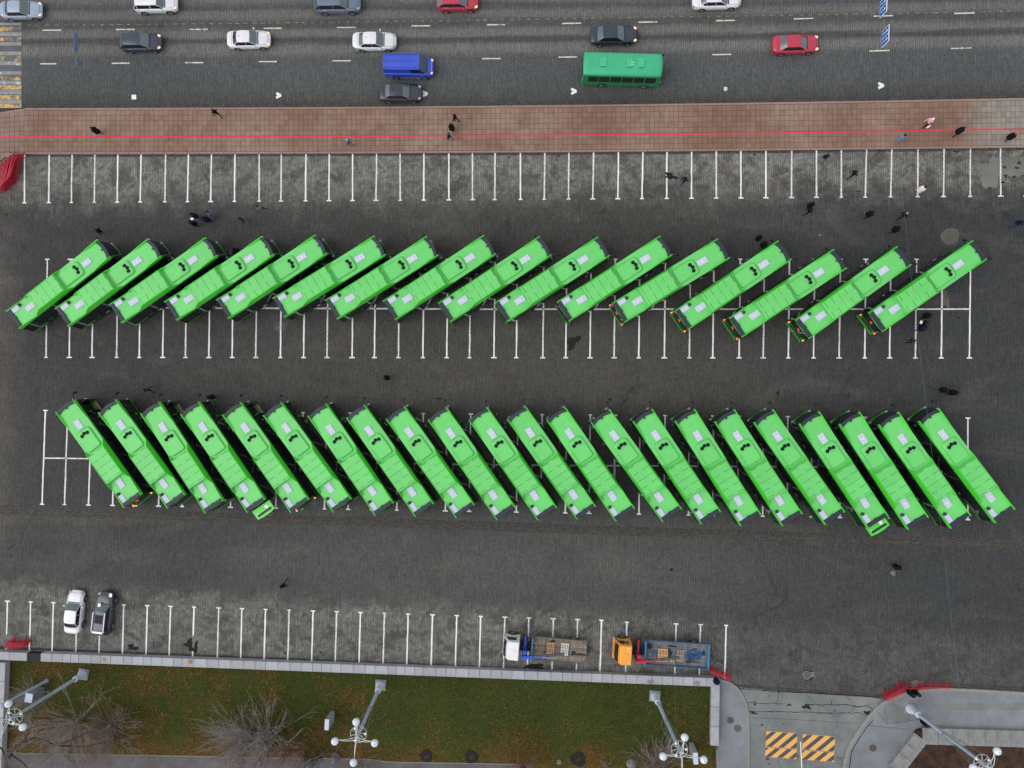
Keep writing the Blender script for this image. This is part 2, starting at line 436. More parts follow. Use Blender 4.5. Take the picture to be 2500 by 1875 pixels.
# sidewalk: bed, kerb stones, slabs
SWZ = .12
def edge_pts(fn, off=0.0, z=0.0): return [P(x, fn(x)+off, z) for x in XS if x >= 60]
walk = empty('sidewalk', kind='structure')
top = edge_pts(ykt, 1.2); bot = edge_pts(ykb, -1.2)
Lcurve = [(60, 376.2), (45, 376.6), (25, 379), (11, 384), (0, 394), (-14, 406), (-30, 430), (-40, 470), (-40, 620), (-60, 760)]
Ltop = [(60, 264.2), (20, 270), (0, 274), (-60, 280), (-300, 282)]
mb = MB()
poly = [p[:2] for p in top]+[p[:2] for p in bot[::-1]]+[P(*q)[:2] for q in Lcurve[1:]]+[P(-300, 760)[:2]]+[P(*q)[:2] for q in Ltop[::-1][:-1]]
mb.prism(poly[::-1], -.05, SWZ-.035)
mb.build('slab_bed', M_SLABJ, walk)
# kerb stones
def kerb_run(pts, parent, mat, wd=.16, ln=1.0, z0=-.04, z1=SWZ, name='kerb_stone'):
    """stones ln long laid along a polyline"""
    pts = [Vector((p[0], p[1], 0)) for p in pts]
    seg = []; tot = 0
    for a, b in zip(pts, pts[1:]): seg.append((tot, a, b)); tot += (b-a).length
    def at(s):
        for q, a, b in reversed(seg):
            if s >= q: return a+(b-a)*min((s-q)/max((b-a).length, 1e-6), 1.0)
        return pts[0]
    base = MB().cbox(0, 0, (z0+z1)/2, ln-.02, wd, z1-z0, .015).mesh(name, mat)
    k = int(tot/ln)
    out = []
    for i in range(k):
        a, b = at(i*ln), at((i+1)*ln)
        o = link_mesh(name, base, parent, (a+b)/2, math.atan2(b.y-a.y, b.x-a.x)); o.scale.x = (b-a).length/ln
        o.location.z = RND.uniform(-.006, .006); out.append(o)
    return out
kerb_run([P(x, ykt(x)+3.2, SWZ) for x in range(60, 2601, 100)], walk, M_SLABK, .2, 1.25)
kerb_run([P(x, ykb(x)-2.6, SWZ) for x in range(60, 2601, 100)], walk, M_SLABK, .2, 1.25)
kerb_run([P(q[0]-3, q[1]-3, SWZ) for q in Lcurve], walk, M_SLABK, .2, 1.0)
kerb_run([P(q[0], q[1]+3, SWZ) for q in Ltop], walk, M_SLABK, .2, 1.25)
# slabs: eight courses
NR = 8
slabs = []
PITCH = 11.75
i0, i1 = int(-180/PITCH), int(2700/PITCH)
for i in range(i0, i1):
    for r in range(NR):
        xx = i*PITCH+PITCH/2
        def pt(x, v):
            yt, yb = ykt(x)+6.6, ykb(x)-5.6
            if x < 60: yt += (60-x)*.13
            return P(x, yt+(yb-yt)*v, SWZ)
        a = pt(xx-PITCH/2, r/NR); b2 = pt(xx+PITCH/2, r/NR); c = pt(xx+PITCH/2, (r+1)/NR); d = pt(xx-PITCH/2, (r+1)/NR)
        slabs.append((xx, [a, b2, c, d]))
slabs.sort(key=lambda s: -abs(s[0]) if s[0] < 0 or s[0] > 2500 else -10000-s[0])
def slab_geo(mb, q, org=Vector((0, 0, 0)), dz=0.0):
    cen = sum(q, Vector())/4; g = .014
    qq = [p+(cen-p).normalized()*g*1.41-org for p in q]
    mb.add([(p.x, p.y, SWZ-.03) for p in qq]+[(p.x, p.y, SWZ+dz-.003*((k % 2))) for k, p in enumerate(qq)], [(0,3,2,1),(4,5,6,7),(0,1,5,4),(1,2,6,5),(2,3,7,6),(3,0,4,7)])
single = slabs[:300]; rest = slabs[300:]
for xx, q in single:
    cen = sum(q, Vector())/4; mb = MB(); slab_geo(mb, q, Vector((cen.x, cen.y, 0)), RND.uniform(-.006, .004))
    mb.build('paving_slab', M_SLAB, walk, (cen.x, cen.y, 0))
mb = MB()
for xx, q in rest: slab_geo(mb, q, dz=RND.uniform(-.006, .004))
# lower left flare of the walk
for gy in range(0, 14):
    for gx in range(-20, 4):
        x0, y0 = gx*PITCH, 372+gy*PITCH
        lim = -48 if gy > 4 else {0: 24, 1: -2, 2: -20, 3: -32, 4: -42}[gy]
        if x0+PITCH > lim: continue
        slab_geo(mb, [P(x0, y0, SWZ), P(x0+PITCH, y0, SWZ), P(x0+PITCH, y0+PITCH, SWZ), P(x0, y0+PITCH, SWZ)])
tag(mb.build('slab_courses', M_SLAB, walk), kind='stuff')
# the red line on the walk
rl = []
RP = [(-200, 334.3), (0, 334.2), (300, 334), (625, 333.6), (1000, 332), (1250, 331), (1560, 328.5), (1875, 325.3), (2180, 320.4), (2350, 315.6), (2430, 315.2), (2520, 317), (2700, 320)]
for s in (-1.5, 1.5):
    rl.append([P(x, y+s, SWZ+.006) for x, y in RP])
mb = MB(); nn = len(RP)
mb.add(rl[0]+rl[1], [(i+nn, i+nn+1, i+1, i) for i in range(nn-1)])
mb.build('painted_line', M_REDLINE, walk)

# ------------------------------------------------------------------ markings (flat paint sheets, parts of road / square)
def strip(a, b, wd, z, mb, ext=0.0):
    a = Vector((a[0], a[1], 0)); b = Vector((b[0], b[1], 0)); d = (b-a).normalized(); nrm = Vector((-d.y, d.x, 0))*wd/2
    a = a-d*ext; b = b+d*ext
    mb.add([(p.x, p.y, z) for p in (a-nrm, b-nrm, b+nrm, a+nrm)], [(0, 1, 2, 3)])
def wavy(a, b, wd, z, mb, amp=.012, step=.6):
    a = Vector((a[0], a[1], 0)); b = Vector((b[0], b[1], 0)); L = (b-a).length; d = (b-a)/L; nr = Vector((-d.y, d.x, 0))
    k = max(2, int(L/step)); l1, l2 = [], []
    for i in range(k+1):
        c = a+d*L*i/k+nr*RND.uniform(-amp, amp); h = wd/2*RND.uniform(.85, 1.15)
        l1.append((c.x-nr.x*h, c.y-nr.y*h, z)); l2.append((c.x+nr.x*h, c.y+nr.y*h, z))
    mb.add(l1+l2, [(i, i+1, i+k+2, i+k+1) for i in range(k)])
def tline(x0, y0, x1, y1, bar_at=None, bar=11.0, barw=3.1, mat=None, wd=.145, name='parking_line', both=False, slant=0.0):
    mb = MB(); wavy(P(x0, y0), P(x1, y1), wd, .006, mb)
    for k, (bx, by) in enumerate(((x0, y0), (x1, y1))):
        if bar_at is not None and k in bar_at:
            h = bar/2*RND.uniform(.70, 1.05)
            strip(P(bx-h, by-slant), P(bx+h, by+slant), barw/24, .010, mb)
    return mb.build(name, mat or (M_WHITE if RND.random() < .6 else M_WHITE2), square)
# row A under the walk
topx = [Z('a1', v, 0)[0] for v in (212, 424, 621, 818, 1015, 1217, 1427, 1624, 1822, 2025)]+[Z('a2', v, 0)[0] for v in (28, 218, 430, 632, 832, 1040, 1242, 1447, 1662, 1865, 2060)] + \
       [Z('a3', v, 0)[0] for v in (72, 284, 490, 703, 918, 1128, 1335, 1548, 1760, 1972, 2188)]+[Z('a4', v, 0)[0] for v in (204, 418, 632, 850, 1067, 1293, 1517, 1744, 2003)]
botx = [Z('b1', v, 0)[0] for v in (210, 420, 615, 812, 1010, 1208, 1420, 1615, 1815, 2020)]+[Z('b2', v, 0)[0] for v in (27, 215, 427, 628, 832, 1034, 1242, 1445, 1662, 1866, 2058)] + \
       [Z('b3', v, 0)[0] for v in (73, 277, 487, 695, 912, 1120, 1333, 1547, 1760, 1973, 2188)]+[Z('b4', v, 0)[0] for v in (203, 418, 632, 838, 1057, 1290, 1512, 1742, 2005)]
# drop repeats where two enlargements overlap
pairs = []
for a, b_ in zip(topx, botx):
    if not pairs or a-pairs[-1][0] > 30: pairs.append((a, b_))
for a, b_ in pairs+[(-20, -22), (-77, -80), (2505, 2507), (2568, 2570)]:
    yb = 495.5-17.0*max(a, 0)/2500
    tline(a, ykb(a)+1.5, b_, yb, (1,), 12 if a < 2400 else 19)
# row B in the middle
def chain(rs):
    out = []
    for r, lst in rs:
        for v in lst:
            x = Z(r, v, 0)[0]
            if not out or x-out[-1] > 30: out.append(x)
    return out
XB = chain([('b1', (397, 597, 793, 1005, 1200, 1402, 1598, 1800, 2000, 2204)), ('b2', (210, 410, 612, 828, 1020, 1227, 1438, 1643, 1840, 2050)), ('b3', (37, 265, 463, 672, 880, 1092, 1312, 1528, 1730, 1957, 2165)), ('b4', (175, 392, 613, 833, 1048, 1270, 1493, 1735))])
def ymid(x): return 750.5+4.6*min(max((x-111)/1300, 0), 1)
for i, x in enumerate(XB):
    last = i in (0, len(XB)-1)
    tline(x+3, 633+.0*x, x, 872.5+1.5*x/2400, (0, 1), 13 if i else 12, mat=M_WHITE if i % 3 else M_WHITE2)
tline(XB[0], ymid(0), 1250, 755, None, mat=M_WHITE2); tline(1250, 755, XB[-1], 754.6, None, mat=M_WHITE2)
# row C
XC = [102.6, 157.5, 216, 274.8, 330, 387, 444.8, 503, 562.4, 618, 673, 734, 792, 849.7, 908, 968.7, 1028.7, 1087, 1145, 1204, 1260.5, 1320, 1380, 1438, 1499, 1560, 1621, 1680.6, 1740, 1801, 1862, 1922, 1981, 2050.7, 2111, 2172, 2235, 2299, 2363]
def yct(x): return 1002+18.7*(x-105)/2260
def ycb(x): return 1231+37.6*(x-102)/2260
for i, x in enumerate(XC):
    dx = 8.6*(1-min(x/2300, 1))
    tline(x+dx, yct(x), x, ycb(x), (0, 1), 12, slant=.25)
tline(XC[0]+5, 1118.4, 1250, 1135.4, None, mat=M_WHITE2); tline(1250, 1135.4, 2363, 1142, None, mat=M_WHITE2)
# row D at the bottom
XD = chain([('d1', (65, 265, 460, 665, 865, 1067, 1270, 1470, 1672, 1885, 2085)), ('d2', (82, 286, 492, 695, 900, 1107, 1311, 1521, 1730, 1936, 2144)), ('d3', (145, 356, 566, 771, 990, 1203, 1415, 1625, 1845))])
for i, x in enumerate(XD):
    if abs(x-(1250+1203/3.53)) < 6: continue
    yt = 1467.5+ (x-18)*.0322+ (3 if x > 1500 else 0)
    yb = 1585+(x-15)*.0395+(2 if x > 1500 else 0)
    tline(x, yt, x-3.5, yb, (0,), 12, slant=.3)
for x in (-40, -98): tline(x, 1466, x-3, 1583, (0,), 12)
# lane dashes
D1 = [('a1', 367, 527, 260), ('a1', 1000, 1160, 254), ('a1', 1635, 1790, 253), ('a2', 65, 220, 244), ('a2', 697, 858, 237), ('a2', 1340, 1502, 223), ('a2', 1990, 2148, 213), ('a3', 432, 595, 201), ('a3', 1088, 1253, 190),
      ('a3', 1757, 1922, 177), ('a4', 222, 390, 160), ('a4', 907, 1077, 137), ('a4', 1605, 1780, 114),
      ('a1', 347, 488, 550), ('a1', 963, 1118, 545), ('a1', 1595, 1753, 540), ('a2', 25, 180, 531), ('a2', 660, 815, 524), ('a2', 1300, 1455, 514), ('a2', 1950, 2110, 505), ('a3', 400, 560, 492), ('a3', 1062, 1225, 481),
      ('a3', 1725, 1890, 470), ('a4', 192, 360, 456), ('a4', 873, 1048, 437), ('a4', 1575, 1752, 415), ('a4', 2290, 2460, 395), ('a4', 2300, 2480, 92), ('a1', -300, -140, 262), ('a1', -310, -150, 552)]
for r, xa, xb, y in D1:
    sl_ = -0.004 if r in ('a1', 'a2') else -.016 if r == 'a3' else -.03
    a, b_ = Z(r, xa, y-(xb-xa)/2*sl_), Z(r, xb, y+(xb-xa)/2*sl_)
    mb = MB(); wavy(P(*a), P(*b_), .13, .006, mb, .006, .4); mb.build('lane_dash', M_DASH, road)
# further lane dashes above the frame
for k in range(9):
    for off in (300, 420):
        x = 60+k*290; mb = MB(); strip(P(x, ykt(x)-off), P(x+46, ykt(x+46)-off), .13, .006, mb); mb.build('lane_dash', M_DASH, road)
# dotted yellow line
mb = MB(); x = 66.0
while x < 2500:
    o = 200.5+(x/2500)*17+(-6 if x > 1500 else 0)*((x-1500)/1000)
    ln = RND.uniform(6, 12)
    strip(P(x, ykt(x)-o), P(x+ln, ykt(x+ln)-o), .06, .006, mb); x += RND.uniform(19, 25)
tag(mb.build('dotted_line', M_YDOT, road), kind='stuff')
# bus lane letters
def glyph_A(px, py, sc, rz=0.0):
    c = P(px, py); mb = MB()
    segs = [((-.5, -.5), (0, .5)), ((0, .5), (.5, -.5)), ((-.27, -.08), (.27, -.08))]
    for a, b_ in segs: 
        ca, sa = math.cos(rz), math.sin(rz)
        q = [(c.x+sc*(p[0]*ca-p[1]*sa), c.y+sc*(p[0]*sa+p[1]*ca)) for p in (a, b_)]
        strip(q[0], q[1], .25, .006+.003*segs.index((a, b_)), mb, .02)
    mb.build('lane_letter', M_WHITE2 if sc < .4 else M_WHITE, road)
o = poly_sheet('lane_mark', [(P(327, 237).x+a*.25, P(327, 237).y+b_*.25) for a, b_ in ((-1, -1), (1, -.95), (.96, 1), (-1, .97))], .006, M_WHITE, road)
for px, py, sc in ( (680.3, 233, .46), (1037.8, 229, .46), (1401, 223, .5), (1771.5, 217, .25), (2151, 209, .5)): glyph_A(px, py, sc, R(-90))

# zebra crossing at the upper left
cw = empty('crosswalk', kind='structure')
def ybox(y): return 40+y/4.364
poly_sheet('crossing_surface', [P(-400, 55)[:2], P(52.5, 55)[:2], P(53, 263.4)[:2], P(-400, 266)[:2]], .004, M_XW, cw)
for y0, y1, mt in ((68, 95, M_XWHITE), (112, 160, M_YELW), (170, 210, M_XGREY), (225, 265, M_YELW), (275, 310, M_XGREY), (375, 415, M_XGREY), (425, 475, M_YELW), (480, 520, M_XWHITE), (585, 620, M_XWHITE), (625, 680, M_YELW),
                   (685, 725, M_XWHITE), (735, 780, M_YEL), (787, 830, M_XWHITE), (840, 885, M_YEL), (890, 932, M_XGREY), (936, 975, M_YEL)):
    poly_sheet('crossing_stripe', [P(-400, ybox(y0))[:2], P(52, ybox(y0))[:2], P(52, ybox(y1))[:2], P(-400, ybox(y1))[:2]], .008, mt, cw)

# disused tram rails in a band of lengthways setts
def band_mat(name):
    m, t, b = newmat(name)
    uv = t.node('ShaderNodeUVMap', uv_map='UVMap').outputs[0]
    pos = t.node('ShaderNodeNewGeometry').outputs['Position']
    br = t.node('ShaderNodeTexBrick', {'Vector': uv, 'Color1': (1, 1, 1, 1), 'Color2': (0, 0, 0, 1), 'Mortar': (.5, .5, .5, 1), 'Scale': 1.0, 'Mortar Size': .02, 'Mortar Smooth': .3, 'Brick Width': .27, 'Row Height': .17})
    c = t.mix(br.outputs['Color'], c4(s2l(50, 48, 46)), c4(s2l(80, 78, 74)))
    c = t.mix(t.math('MULTIPLY', br.outputs['Fac'], .8), c, (.01, .01, .01, 1))
    n = t.noise(pos, 1.5, 4.0)
    c = t.mix(t.math('MULTIPLY', t.mr(n, .4, .7), .4), c, c4(s2l(58, 54, 50)))
    t.l.new(c, b.inputs['Base Color']); b.inputs['Roughness'].default_value = .85
    return m
M_BAND = band_mat('lengthways_setts')
def band(name, pts, wd, z, parent, mat=None):
    """a strip along a polyline with UV in metres"""
    V = [Vector((p[0], p[1], 0)) for p in pts]; vs, fs, uv = [], [], []; s = 0
    for i, p in enumerate(V):
        d = (V[min(i+1, len(V)-1)]-V[max(i-1, 0)]).normalized(); nr = Vector((-d.y, d.x, 0))*wd/2
        if i: s += (p-V[i-1]).length
        vs += [(p.x-nr.x, p.y-nr.y, z), (p.x+nr.x, p.y+nr.y, z)]; uv += [(s, 0), (s, wd)]
    for i in range(len(V)-1): fs.append((2*i, 2*i+2, 2*i+3, 2*i+1))
    me = bpy.data.meshes.new(name); me.from_pydata(vs, [], fs); me.materials.append(mat or M_BAND)
    ul = me.uv_layers.new(name='UVMap')
    for lp in me.loops: ul.data[lp.index].uv = uv[lp.vertex_index]
    me.update()
    return link_mesh(name, me, parent)
def yrail(x): return 1244+.0332*x+ (x/2500)*2
M_RUST = M('rusty_rail', s2l(76, 66, 60), .8, .1, var=.35, scale=2.0)
tr = [P(x, yrail(x)) for x in range(-300, 2801, 100)]
band('rail_band', tr, .95, .003, square)
for o in (-3.5, 3.5, 8.0):
    rr_ = MB()
    ps = [P(x, yrail(x)+o) for x in range(-300, 2801, 100)]
    for a, b_ in zip(ps, ps[1:]): strip(a, b_, .04, .007, rr_, .005)
    rr_.build('rail', M_RUST, square)
# gutter courses along the walk and the wall
band('gutter_course', [P(x, ykb(x)+2.8) for x in range(30, 2701, 90)], .36, .003, square)
band('gutter_course', [P(x, ykt(x)-2.8) for x in range(-100, 2701, 90)], .36, .003, road)
band('gutter_course', [P(x, 1583.5+(x)*.0412) for x in range(-200, 1761, 90)], .5, .003, square)
band('gutter_course', [P(1770, 1672), P(1875, 1681), P(2016, 1691), P(2130, 1698), P(2160, 1702)], .36, .003, square)
band('gutter_course', [P(2215, 1682), P(2271, 1674), P(2328, 1673), P(2500, 1681), P(2700, 1690)], .36, .003, square)

# irregular patches and stains
def blob(name, px, py, rx, ry, mat, z=.005, parent=None, seed=0, rough=.25, n=26):
    rr = random.Random(seed); c = P(px, py); ph = [rr.uniform(0, 6.28) for _ in range(6)]; pts = []
    for k in range(n):
        a = 2*math.pi*k/n
        r = 1+rough*(math.sin(2*a+ph[0])*.4+math.sin(3*a+ph[1])*.4+math.sin(5*a+ph[2])*.3+math.sin(9*a+ph[3])*.2)
        pts.append((c.x+rx/24*r*math.cos(a), c.y+ry/24*r*math.sin(a)))
    return poly_sheet(name, pts, z, mat, parent or square)
blob('patch', 2320, 577, 21, 21, M_PATCHD, seed=1, rough=.1)
blob('patch', 2420, 420, 30, 34, M_PATCH, seed=2, rough=.5)
blob('patch', 2465, 410, 34, 26, M_PATCH, z=.0055, seed=3, rough=.5)
for k, (x, y) in enumerate(((2452, 408), (2482, 410), (2455, 430), (2476, 432), (2488, 398), (2448, 445))): blob('stain', x, y, 4, 3, M_STAIN, .0085, seed=40+k, rough=.6)
blob('patch', *Z('d1', 1715, 580), 17, 22, M_PATCH, .009, seed=4, rough=.35)
blob('stain', *Z('d1', 1650, 600), 17, 14, M_STAIN, .0085, seed=5, rough=.6)
blob('stain', *Z('d1', 1690, 610), 5, 12, M_STAIN, .0115, seed=6, rough=.5)
blob('patch', *Z('d1', 55, 560), 16, 18, M_PATCH, .009, seed=7, rough=.2)
blob('stain', *Z('d1', 1140, 620), 12, 7, M_STAIN, .0085, seed=9, rough=.7)
blob('stain', *Z('a3', 1365, 1520), 14, 7, M_STAIN, .0115, seed=10, rough=.7)
blob('stain', *Z('b4', 1530, 920), 9, 20, M_PATCHD, .0045, seed=11, rough=.4)
blob('stain', *Z('c3', 845, 125), 4, 4, M_STAIN, .0085, seed=12)
blob('stain', *Z('c3', 1375, 1590), 4, 4, M_STAIN, .0085, seed=13)
blob('stain', *Z('c4', 85, 70), 3.5, 6, M_STAIN, .0085, seed=14)
blob('stain', *Z('b3', 520, 1290), 16, 14, M_STAIN, .0045, seed=15, rough=.7)
blob('stain', *Z('c2', 1580, 117), 7, 2.5, M_STAIN, .0085, seed=16, rough=.5)
blob('patch', *Z('c4', 1078, 1622), 6, 6, M_PATCH, .0085, seed=17, rough=.2)
blob('patch', *Z('b4', 448, 367), 3.5, 3, M_PATCH, .0085, seed=18, rough=.2)
blob('stain', *Z('d3', 200, 790), 26, 8, M_STAIN, .009, seed=19, rough=.5)
blob('patch', *Z('d4', 345, 865), 13, 11, M_STAIN, .0045, seed=20, rough=.4)
blob('patch', *Z('d4', 375, 855), 7, 7, M_PATCH, .0085, seed=21, rough=.4)
blob('patch', *Z('d4', 1275, 930), 13, 8, M_PATCH, .0085, seed=22, rough=.5)
for k, (r, x, y) in enumerate((('a4', 960, 1298), ('a4', 1610, 1305), ('a4', 1635, 1307), ('a3', 2090, 1332), ('a3', 400, 1345), ('a2', 2180, 1355), ('b1', 60, 190), ('a4', 780, 1650), ('d2', 250, 670), ('d2', 560, 660), ('b4', 1640, 1080))):
    blob('stain', *Z(r, x, y), 3.5, 2, M_STAIN, .0095, seed=60+k, rough=.7)
M_IRON = M('cast_iron', s2l(96, 92, 90), .7, .4, var=.25, scale=6, bump=.4)
M_IRONB = M('cast_iron_brown', s2l(88, 76, 76), .75, .3, var=.2, scale=6, bump=.4)
def manhole(px, py, r, label, mat=M_IRON, z=.0):
    mb = MB().lathe([(r*1.18, z+.001), (r*1.18, z+.012), (r*1.06, z+.016)], 24, mi=1); mb.lathe([(r, z+.012), (r, z+.022), (r*.7, z+.022), (r*.66, z+.018), (r*.3, z+.018), (r*.28, z+.024)], 24)
    o = mb.build('manhole_cover', [mat, M_GRANITE2], None, P(px, py)); tag(o, label, 'manhole cover', 'round manhole covers'); return o
manhole(*Z('d1', 48, 570), .32, 'round iron manhole cover beside red barriers at lower left')
manhole(*Z('d2', 1432, 688), .32, 'round iron manhole cover between parking lines near the wall')
manhole(*Z('d4', 335, 860), .36, 'round iron manhole cover in the square above the driveway')
manhole(*Z('d3', 1780, 795), .40, 'round manhole ringed by broken setts beside the red barriers')
manhole(*Z('d3', 1878, 1243), .33, 'upper of two round manhole covers on the curved side path', M_IRONB, .12)
manhole(*Z('d3', 1940, 1313), .35, 'lower of two round manhole covers on the curved side path', M_IRON, .12)
manhole(*Z('d4', 898, 1482), .36, 'round brown manhole cover on the footway by the planter', M_IRONB, .12)

# ------------------------------------------------------------------ SETTING: lower right driveway and footways
kerbL = [(1757, 1657), (1774, 1661), (1788, 1668), (1800, 1677), (1808, 1688), (1815, 1700), (1819.5, 1711), (1824, 1724), (1826.6, 1736.5), (1828, 1773), (1828, 1875), (1828, 2300)]
kerbR = [(2700, 1694), (2500, 1689.7), (2410, 1684), (2328, 1680), (2300, 1680), (2271.6, 1681), (2240, 1684), (2215, 1688), (2190, 1696), (2161, 1708), (2140, 1724), (2118.7, 1747.8), (2096, 1779), (2073, 1816), (2062, 1847), (2057.7, 1875), (2052, 1960), (2052, 2300)]
edge = [(1805, 1678), (1875, 1685.5), (2016.7, 1696), (2130, 1702.5), (2161, 1708)]
drv = [P(*q)[:2] for q in edge]+[P(*q)[:2] for q in kerbR[9:]]+[P(*q)[:2] for q in kerbL[::-1][:-4]]
drive = poly_sheet('driveway', drv, .006, M_ASPH, kind='structure')
# cracks and seams of the driveway (real narrow grooves filled with tar)
def crackline(pts, wd, z, parent, amp=.06, seed=1, mat=None):
    rr = random.Random(seed); mb = MB(); V = [P(*q) for q in pts]; out = []
    for a, b_ in zip(V, V[1:]):
        k = max(2, int((b_-a).length/.35))
        for i in range(k): out.append(a+(b_-a)*i/k+Vector((rr.uniform(-amp, amp), rr.uniform(-amp, amp), 0)))
    out.append(V[-1])
    for a, b_ in zip(out, out[1:]): strip(a, b_, wd*rr.uniform(.6, 1.5), z, mb, .01)
    return mb.build('crack', mat or M_STAIN, parent)
def zs(x, y): return (1800+x/3.16, 1640+y/3.16)
crackline([zs(80, 240), zs(130, 232), zs(160, 243), zs(345, 246)], .06, .011, drive, .05, 1)
crackline([zs(515, 255), zs(560, 254), zs(730, 256), zs(830, 250), zs(890, 265), zs(1010, 268), zs(1040, 290), zs(1020, 330)], .06, .011, drive, .05, 2)
crackline([zs(92, 308), zs(300, 306), zs(640, 316), zs(800, 320), zs(945, 318), zs(1000, 338)], .055, .011, drive, .04, 3)
crackline([zs(318, 150), zs(318, 180), zs(303, 240)], .04, .011, drive, .03, 4)
crackline([zs(732, 215), zs(722, 252)], .04, .011, drive, .03, 5)
crackline([zs(0, 352), zs(240, 358), zs(640, 380), zs(930, 400)], .02, .011, drive, .01, 6)
crackline([zs(230, 310), zs(232, 356)], .02, .011, drive, .01, 8)
crackline([zs(0, 126), zs(250, 150), zs(600, 165), zs(900, 182), zs(1100, 202)], .07, .012, drive, .03, 7)
for k, (x, y, a, b_) in enumerate(((535, 268, 7, 7), (125, 318, 7, 3), (400, 255, 4, 3), (1015, 325, 8, 8), (135, 250, 4, 2), (752, 300, 2, 2), (247, 186, 1.5, 2), (190, 410, 3, 2), (232, 672, 3, 3), (245, 710, 2, 1.5), (350, 405, 1.5, 1.5), (680, 575, 4, 2))):
    blob('stain', *zs(x, y), a, b_, M_STAIN, .013, drive, 80+k, .8)
# left footway between wall and kerb (raised)
fw = empty('side_footway', kind='structure')
pl = [P(*q)[:2] for q in kerbL]+[P(1750, 2300)[:2], P(1752, 1822)[:2], P(1757, 1660)[:2]]
mb = MB(); mb.prism(pl[::-1] if True else pl, -.04, .12); mb.build('footway_surface', M_WALKASPH, fw)
kerb_run([P(q[0]-1, q[1]+1) for q in kerbL], fw, M_KERB, .17, 1.0, z0=-.04, z1=.135)
# right footway
fr = empty('planter_footway', kind='structure')
pl = [P(*q)[:2] for q in kerbR]+[P(2700, 2300)[:2]]
mb = MB(); mb.prism(pl, -.04, .12); mb.build('footway_surface', M_WALKASPH, fr)
kr = [P(q[0]+(2 if i > 8 else 0), q[1]+(3 if i < 10 else 1)) for i, q in enumerate(kerbR)]
kerb_run(kr, fr, M_KERB, .3, 1.0, z0=-.04, z1=.14)
poly_sheet('patch', [P(*zs(x, y), .12)[:2] for x, y in ((1085, 312), (1145, 395), (1210, 392), (1330, 372), (1400, 345), (1300, 300), (1200, 240), (1150, 270))], .128, M_ASPH, fr)
poly_sheet('patch', [P(*zs(x, y), .12)[:2] for x, y in ((1500, 250), (1680, 242), (2100, 245), (2230, 240), (2230, 300), (2000, 295), (1600, 292), (1500, 285))], .128, M_ASPH, fr)
crackline([zs(1000, 410), zs(1150, 425), zs(1330, 440)], .02, .131, fr, .01, 17)
crackline([zs(1085, 312), zs(1145, 395), zs(1210, 392), zs(1400, 362)], .025, .131, fr, .01, 18)
crackline([zs(1040, 375), zs(990, 430), zs(930, 520), zs(880, 610), zs(865, 700), zs(860, 760)], .06, .131, fr, .03, 19)
# planter: granite kerbed bed of bare soil
M_SOIL = asphalt('soil', s2l(40, 30, 24), s2l(74, 52, 38), 0, 1.5)
pw = empty('planter', P(*zs(1700, 640)), label='low granite planter of dark soil at the lower right corner', cat='planter')
outer = [(1180, 760), (1370, 440), (1420, 425), (2300, 455), (2300, 1500), (1180, 1500)]; inner = [(1290, 760), (1470, 560), (2300, 585), (2300, 1500), (1290, 1500)]
pc = P(*zs(1700, 640))
mb = MB(); mb.prism([(P(*zs(x, y))-pc)[:2] for x, y in outer][::-1], .05, .36); mb.build('soil_bed', M_SOIL, pw)
def wallpiece(name, a, b_, wd, z0, z1, mat, parent, org, ln=1.3, gap=.03):
    a = Vector((a.x, a.y, 0)); b_ = Vector((b_.x, b_.y, 0)); L = (b_-a).length; k = max(1, int(round(L/ln))); ang = math.atan2(b_.y-a.y, b_.x-a.x); s = 0
    lens = [RND.uniform(.75, 1.25) for _ in range(k)]; tot = sum(lens)
    for l in lens:
        l = l/tot*L; c = a+(b_-a).normalized()*(s+l/2)-org; s += l
        MB().cbox(0, 0, (z0+z1)/2, l-gap, wd, z1-z0, .012).build(name, mat, parent, (c.x, c.y, RND.uniform(-.004, .004)), ang)
wallpiece('coping_stone', P(*zs(1225, 760), .5), P(*zs(1420, 510), .5), 1.5, .02, .5, M_GRANITE2, pw, pc, 1.5)
wallpiece('coping_stone', P(*zs(1430, 498), .5), P(*zs(2350, 525), .5), 1.6, .02, .5, M_GRANITE2, pw, pc, 1.5)

# speed bumps
M_BUMPY = M('bump_yellow', s2l(222, 170, 92), .7, var=.08, dirt=.3); M_BUMPB = M('bump_black', s2l(74, 74, 80), .8, var=.2)
def bump(x0, y0, x1, y1, label):
    a, b_ = P(*zs(x0, y0)), P(*zs(x1, y1)); c = (a+b_)/2; W, H = abs(b_.x-a.x), abs(b_.y-a.y)
    o = empty('speed_bump', (c.x, c.y, 0), R(-3), label, 'speed bump', 'striped rubber speed bumps')
    for v0, v1, off in ((-H/2, -H*.12, 0.0), (-H*.10, H/2, .22)):
        mb = MB(); n = 8; pitch = W/2.67; sh = v1-v0
        mb.add([(-W/2, v0, .008), (W/2, v0, .008), (W/2, v1, .008), (-W/2, v1, .008), (-W/2, v0+.03, .035), (W/2, v0+.03, .035), (W/2, v1-.03, .035), (-W/2, v1-.03, .035)],
               [(4,5,6,7),(0,1,5,4),(1,2,6,5),(2,3,7,6),(3,0,4,7)], 0)
        k = -6
        while k < 8:                                   # painted black diagonals, clipped to the plate
            s0 = -W/2+k*pitch+off*pitch*.3; sk_ = sh*1.0; quad = [(s0, v0+.03), (s0+pitch*.46, v0+.03), (s0+pitch*.46+sk_, v1-.03), (s0+sk_, v1-.03)]
            out = clip_x(quad, -W/2+.01, W/2-.01)
            if len(out) > 2: mb.add([(p[0], p[1], .038) for p in out], [list(range(len(out)))], 1)
            k += 1
        mb.build('rubber_plate', [M_BUMPY, M_BUMPB], o)
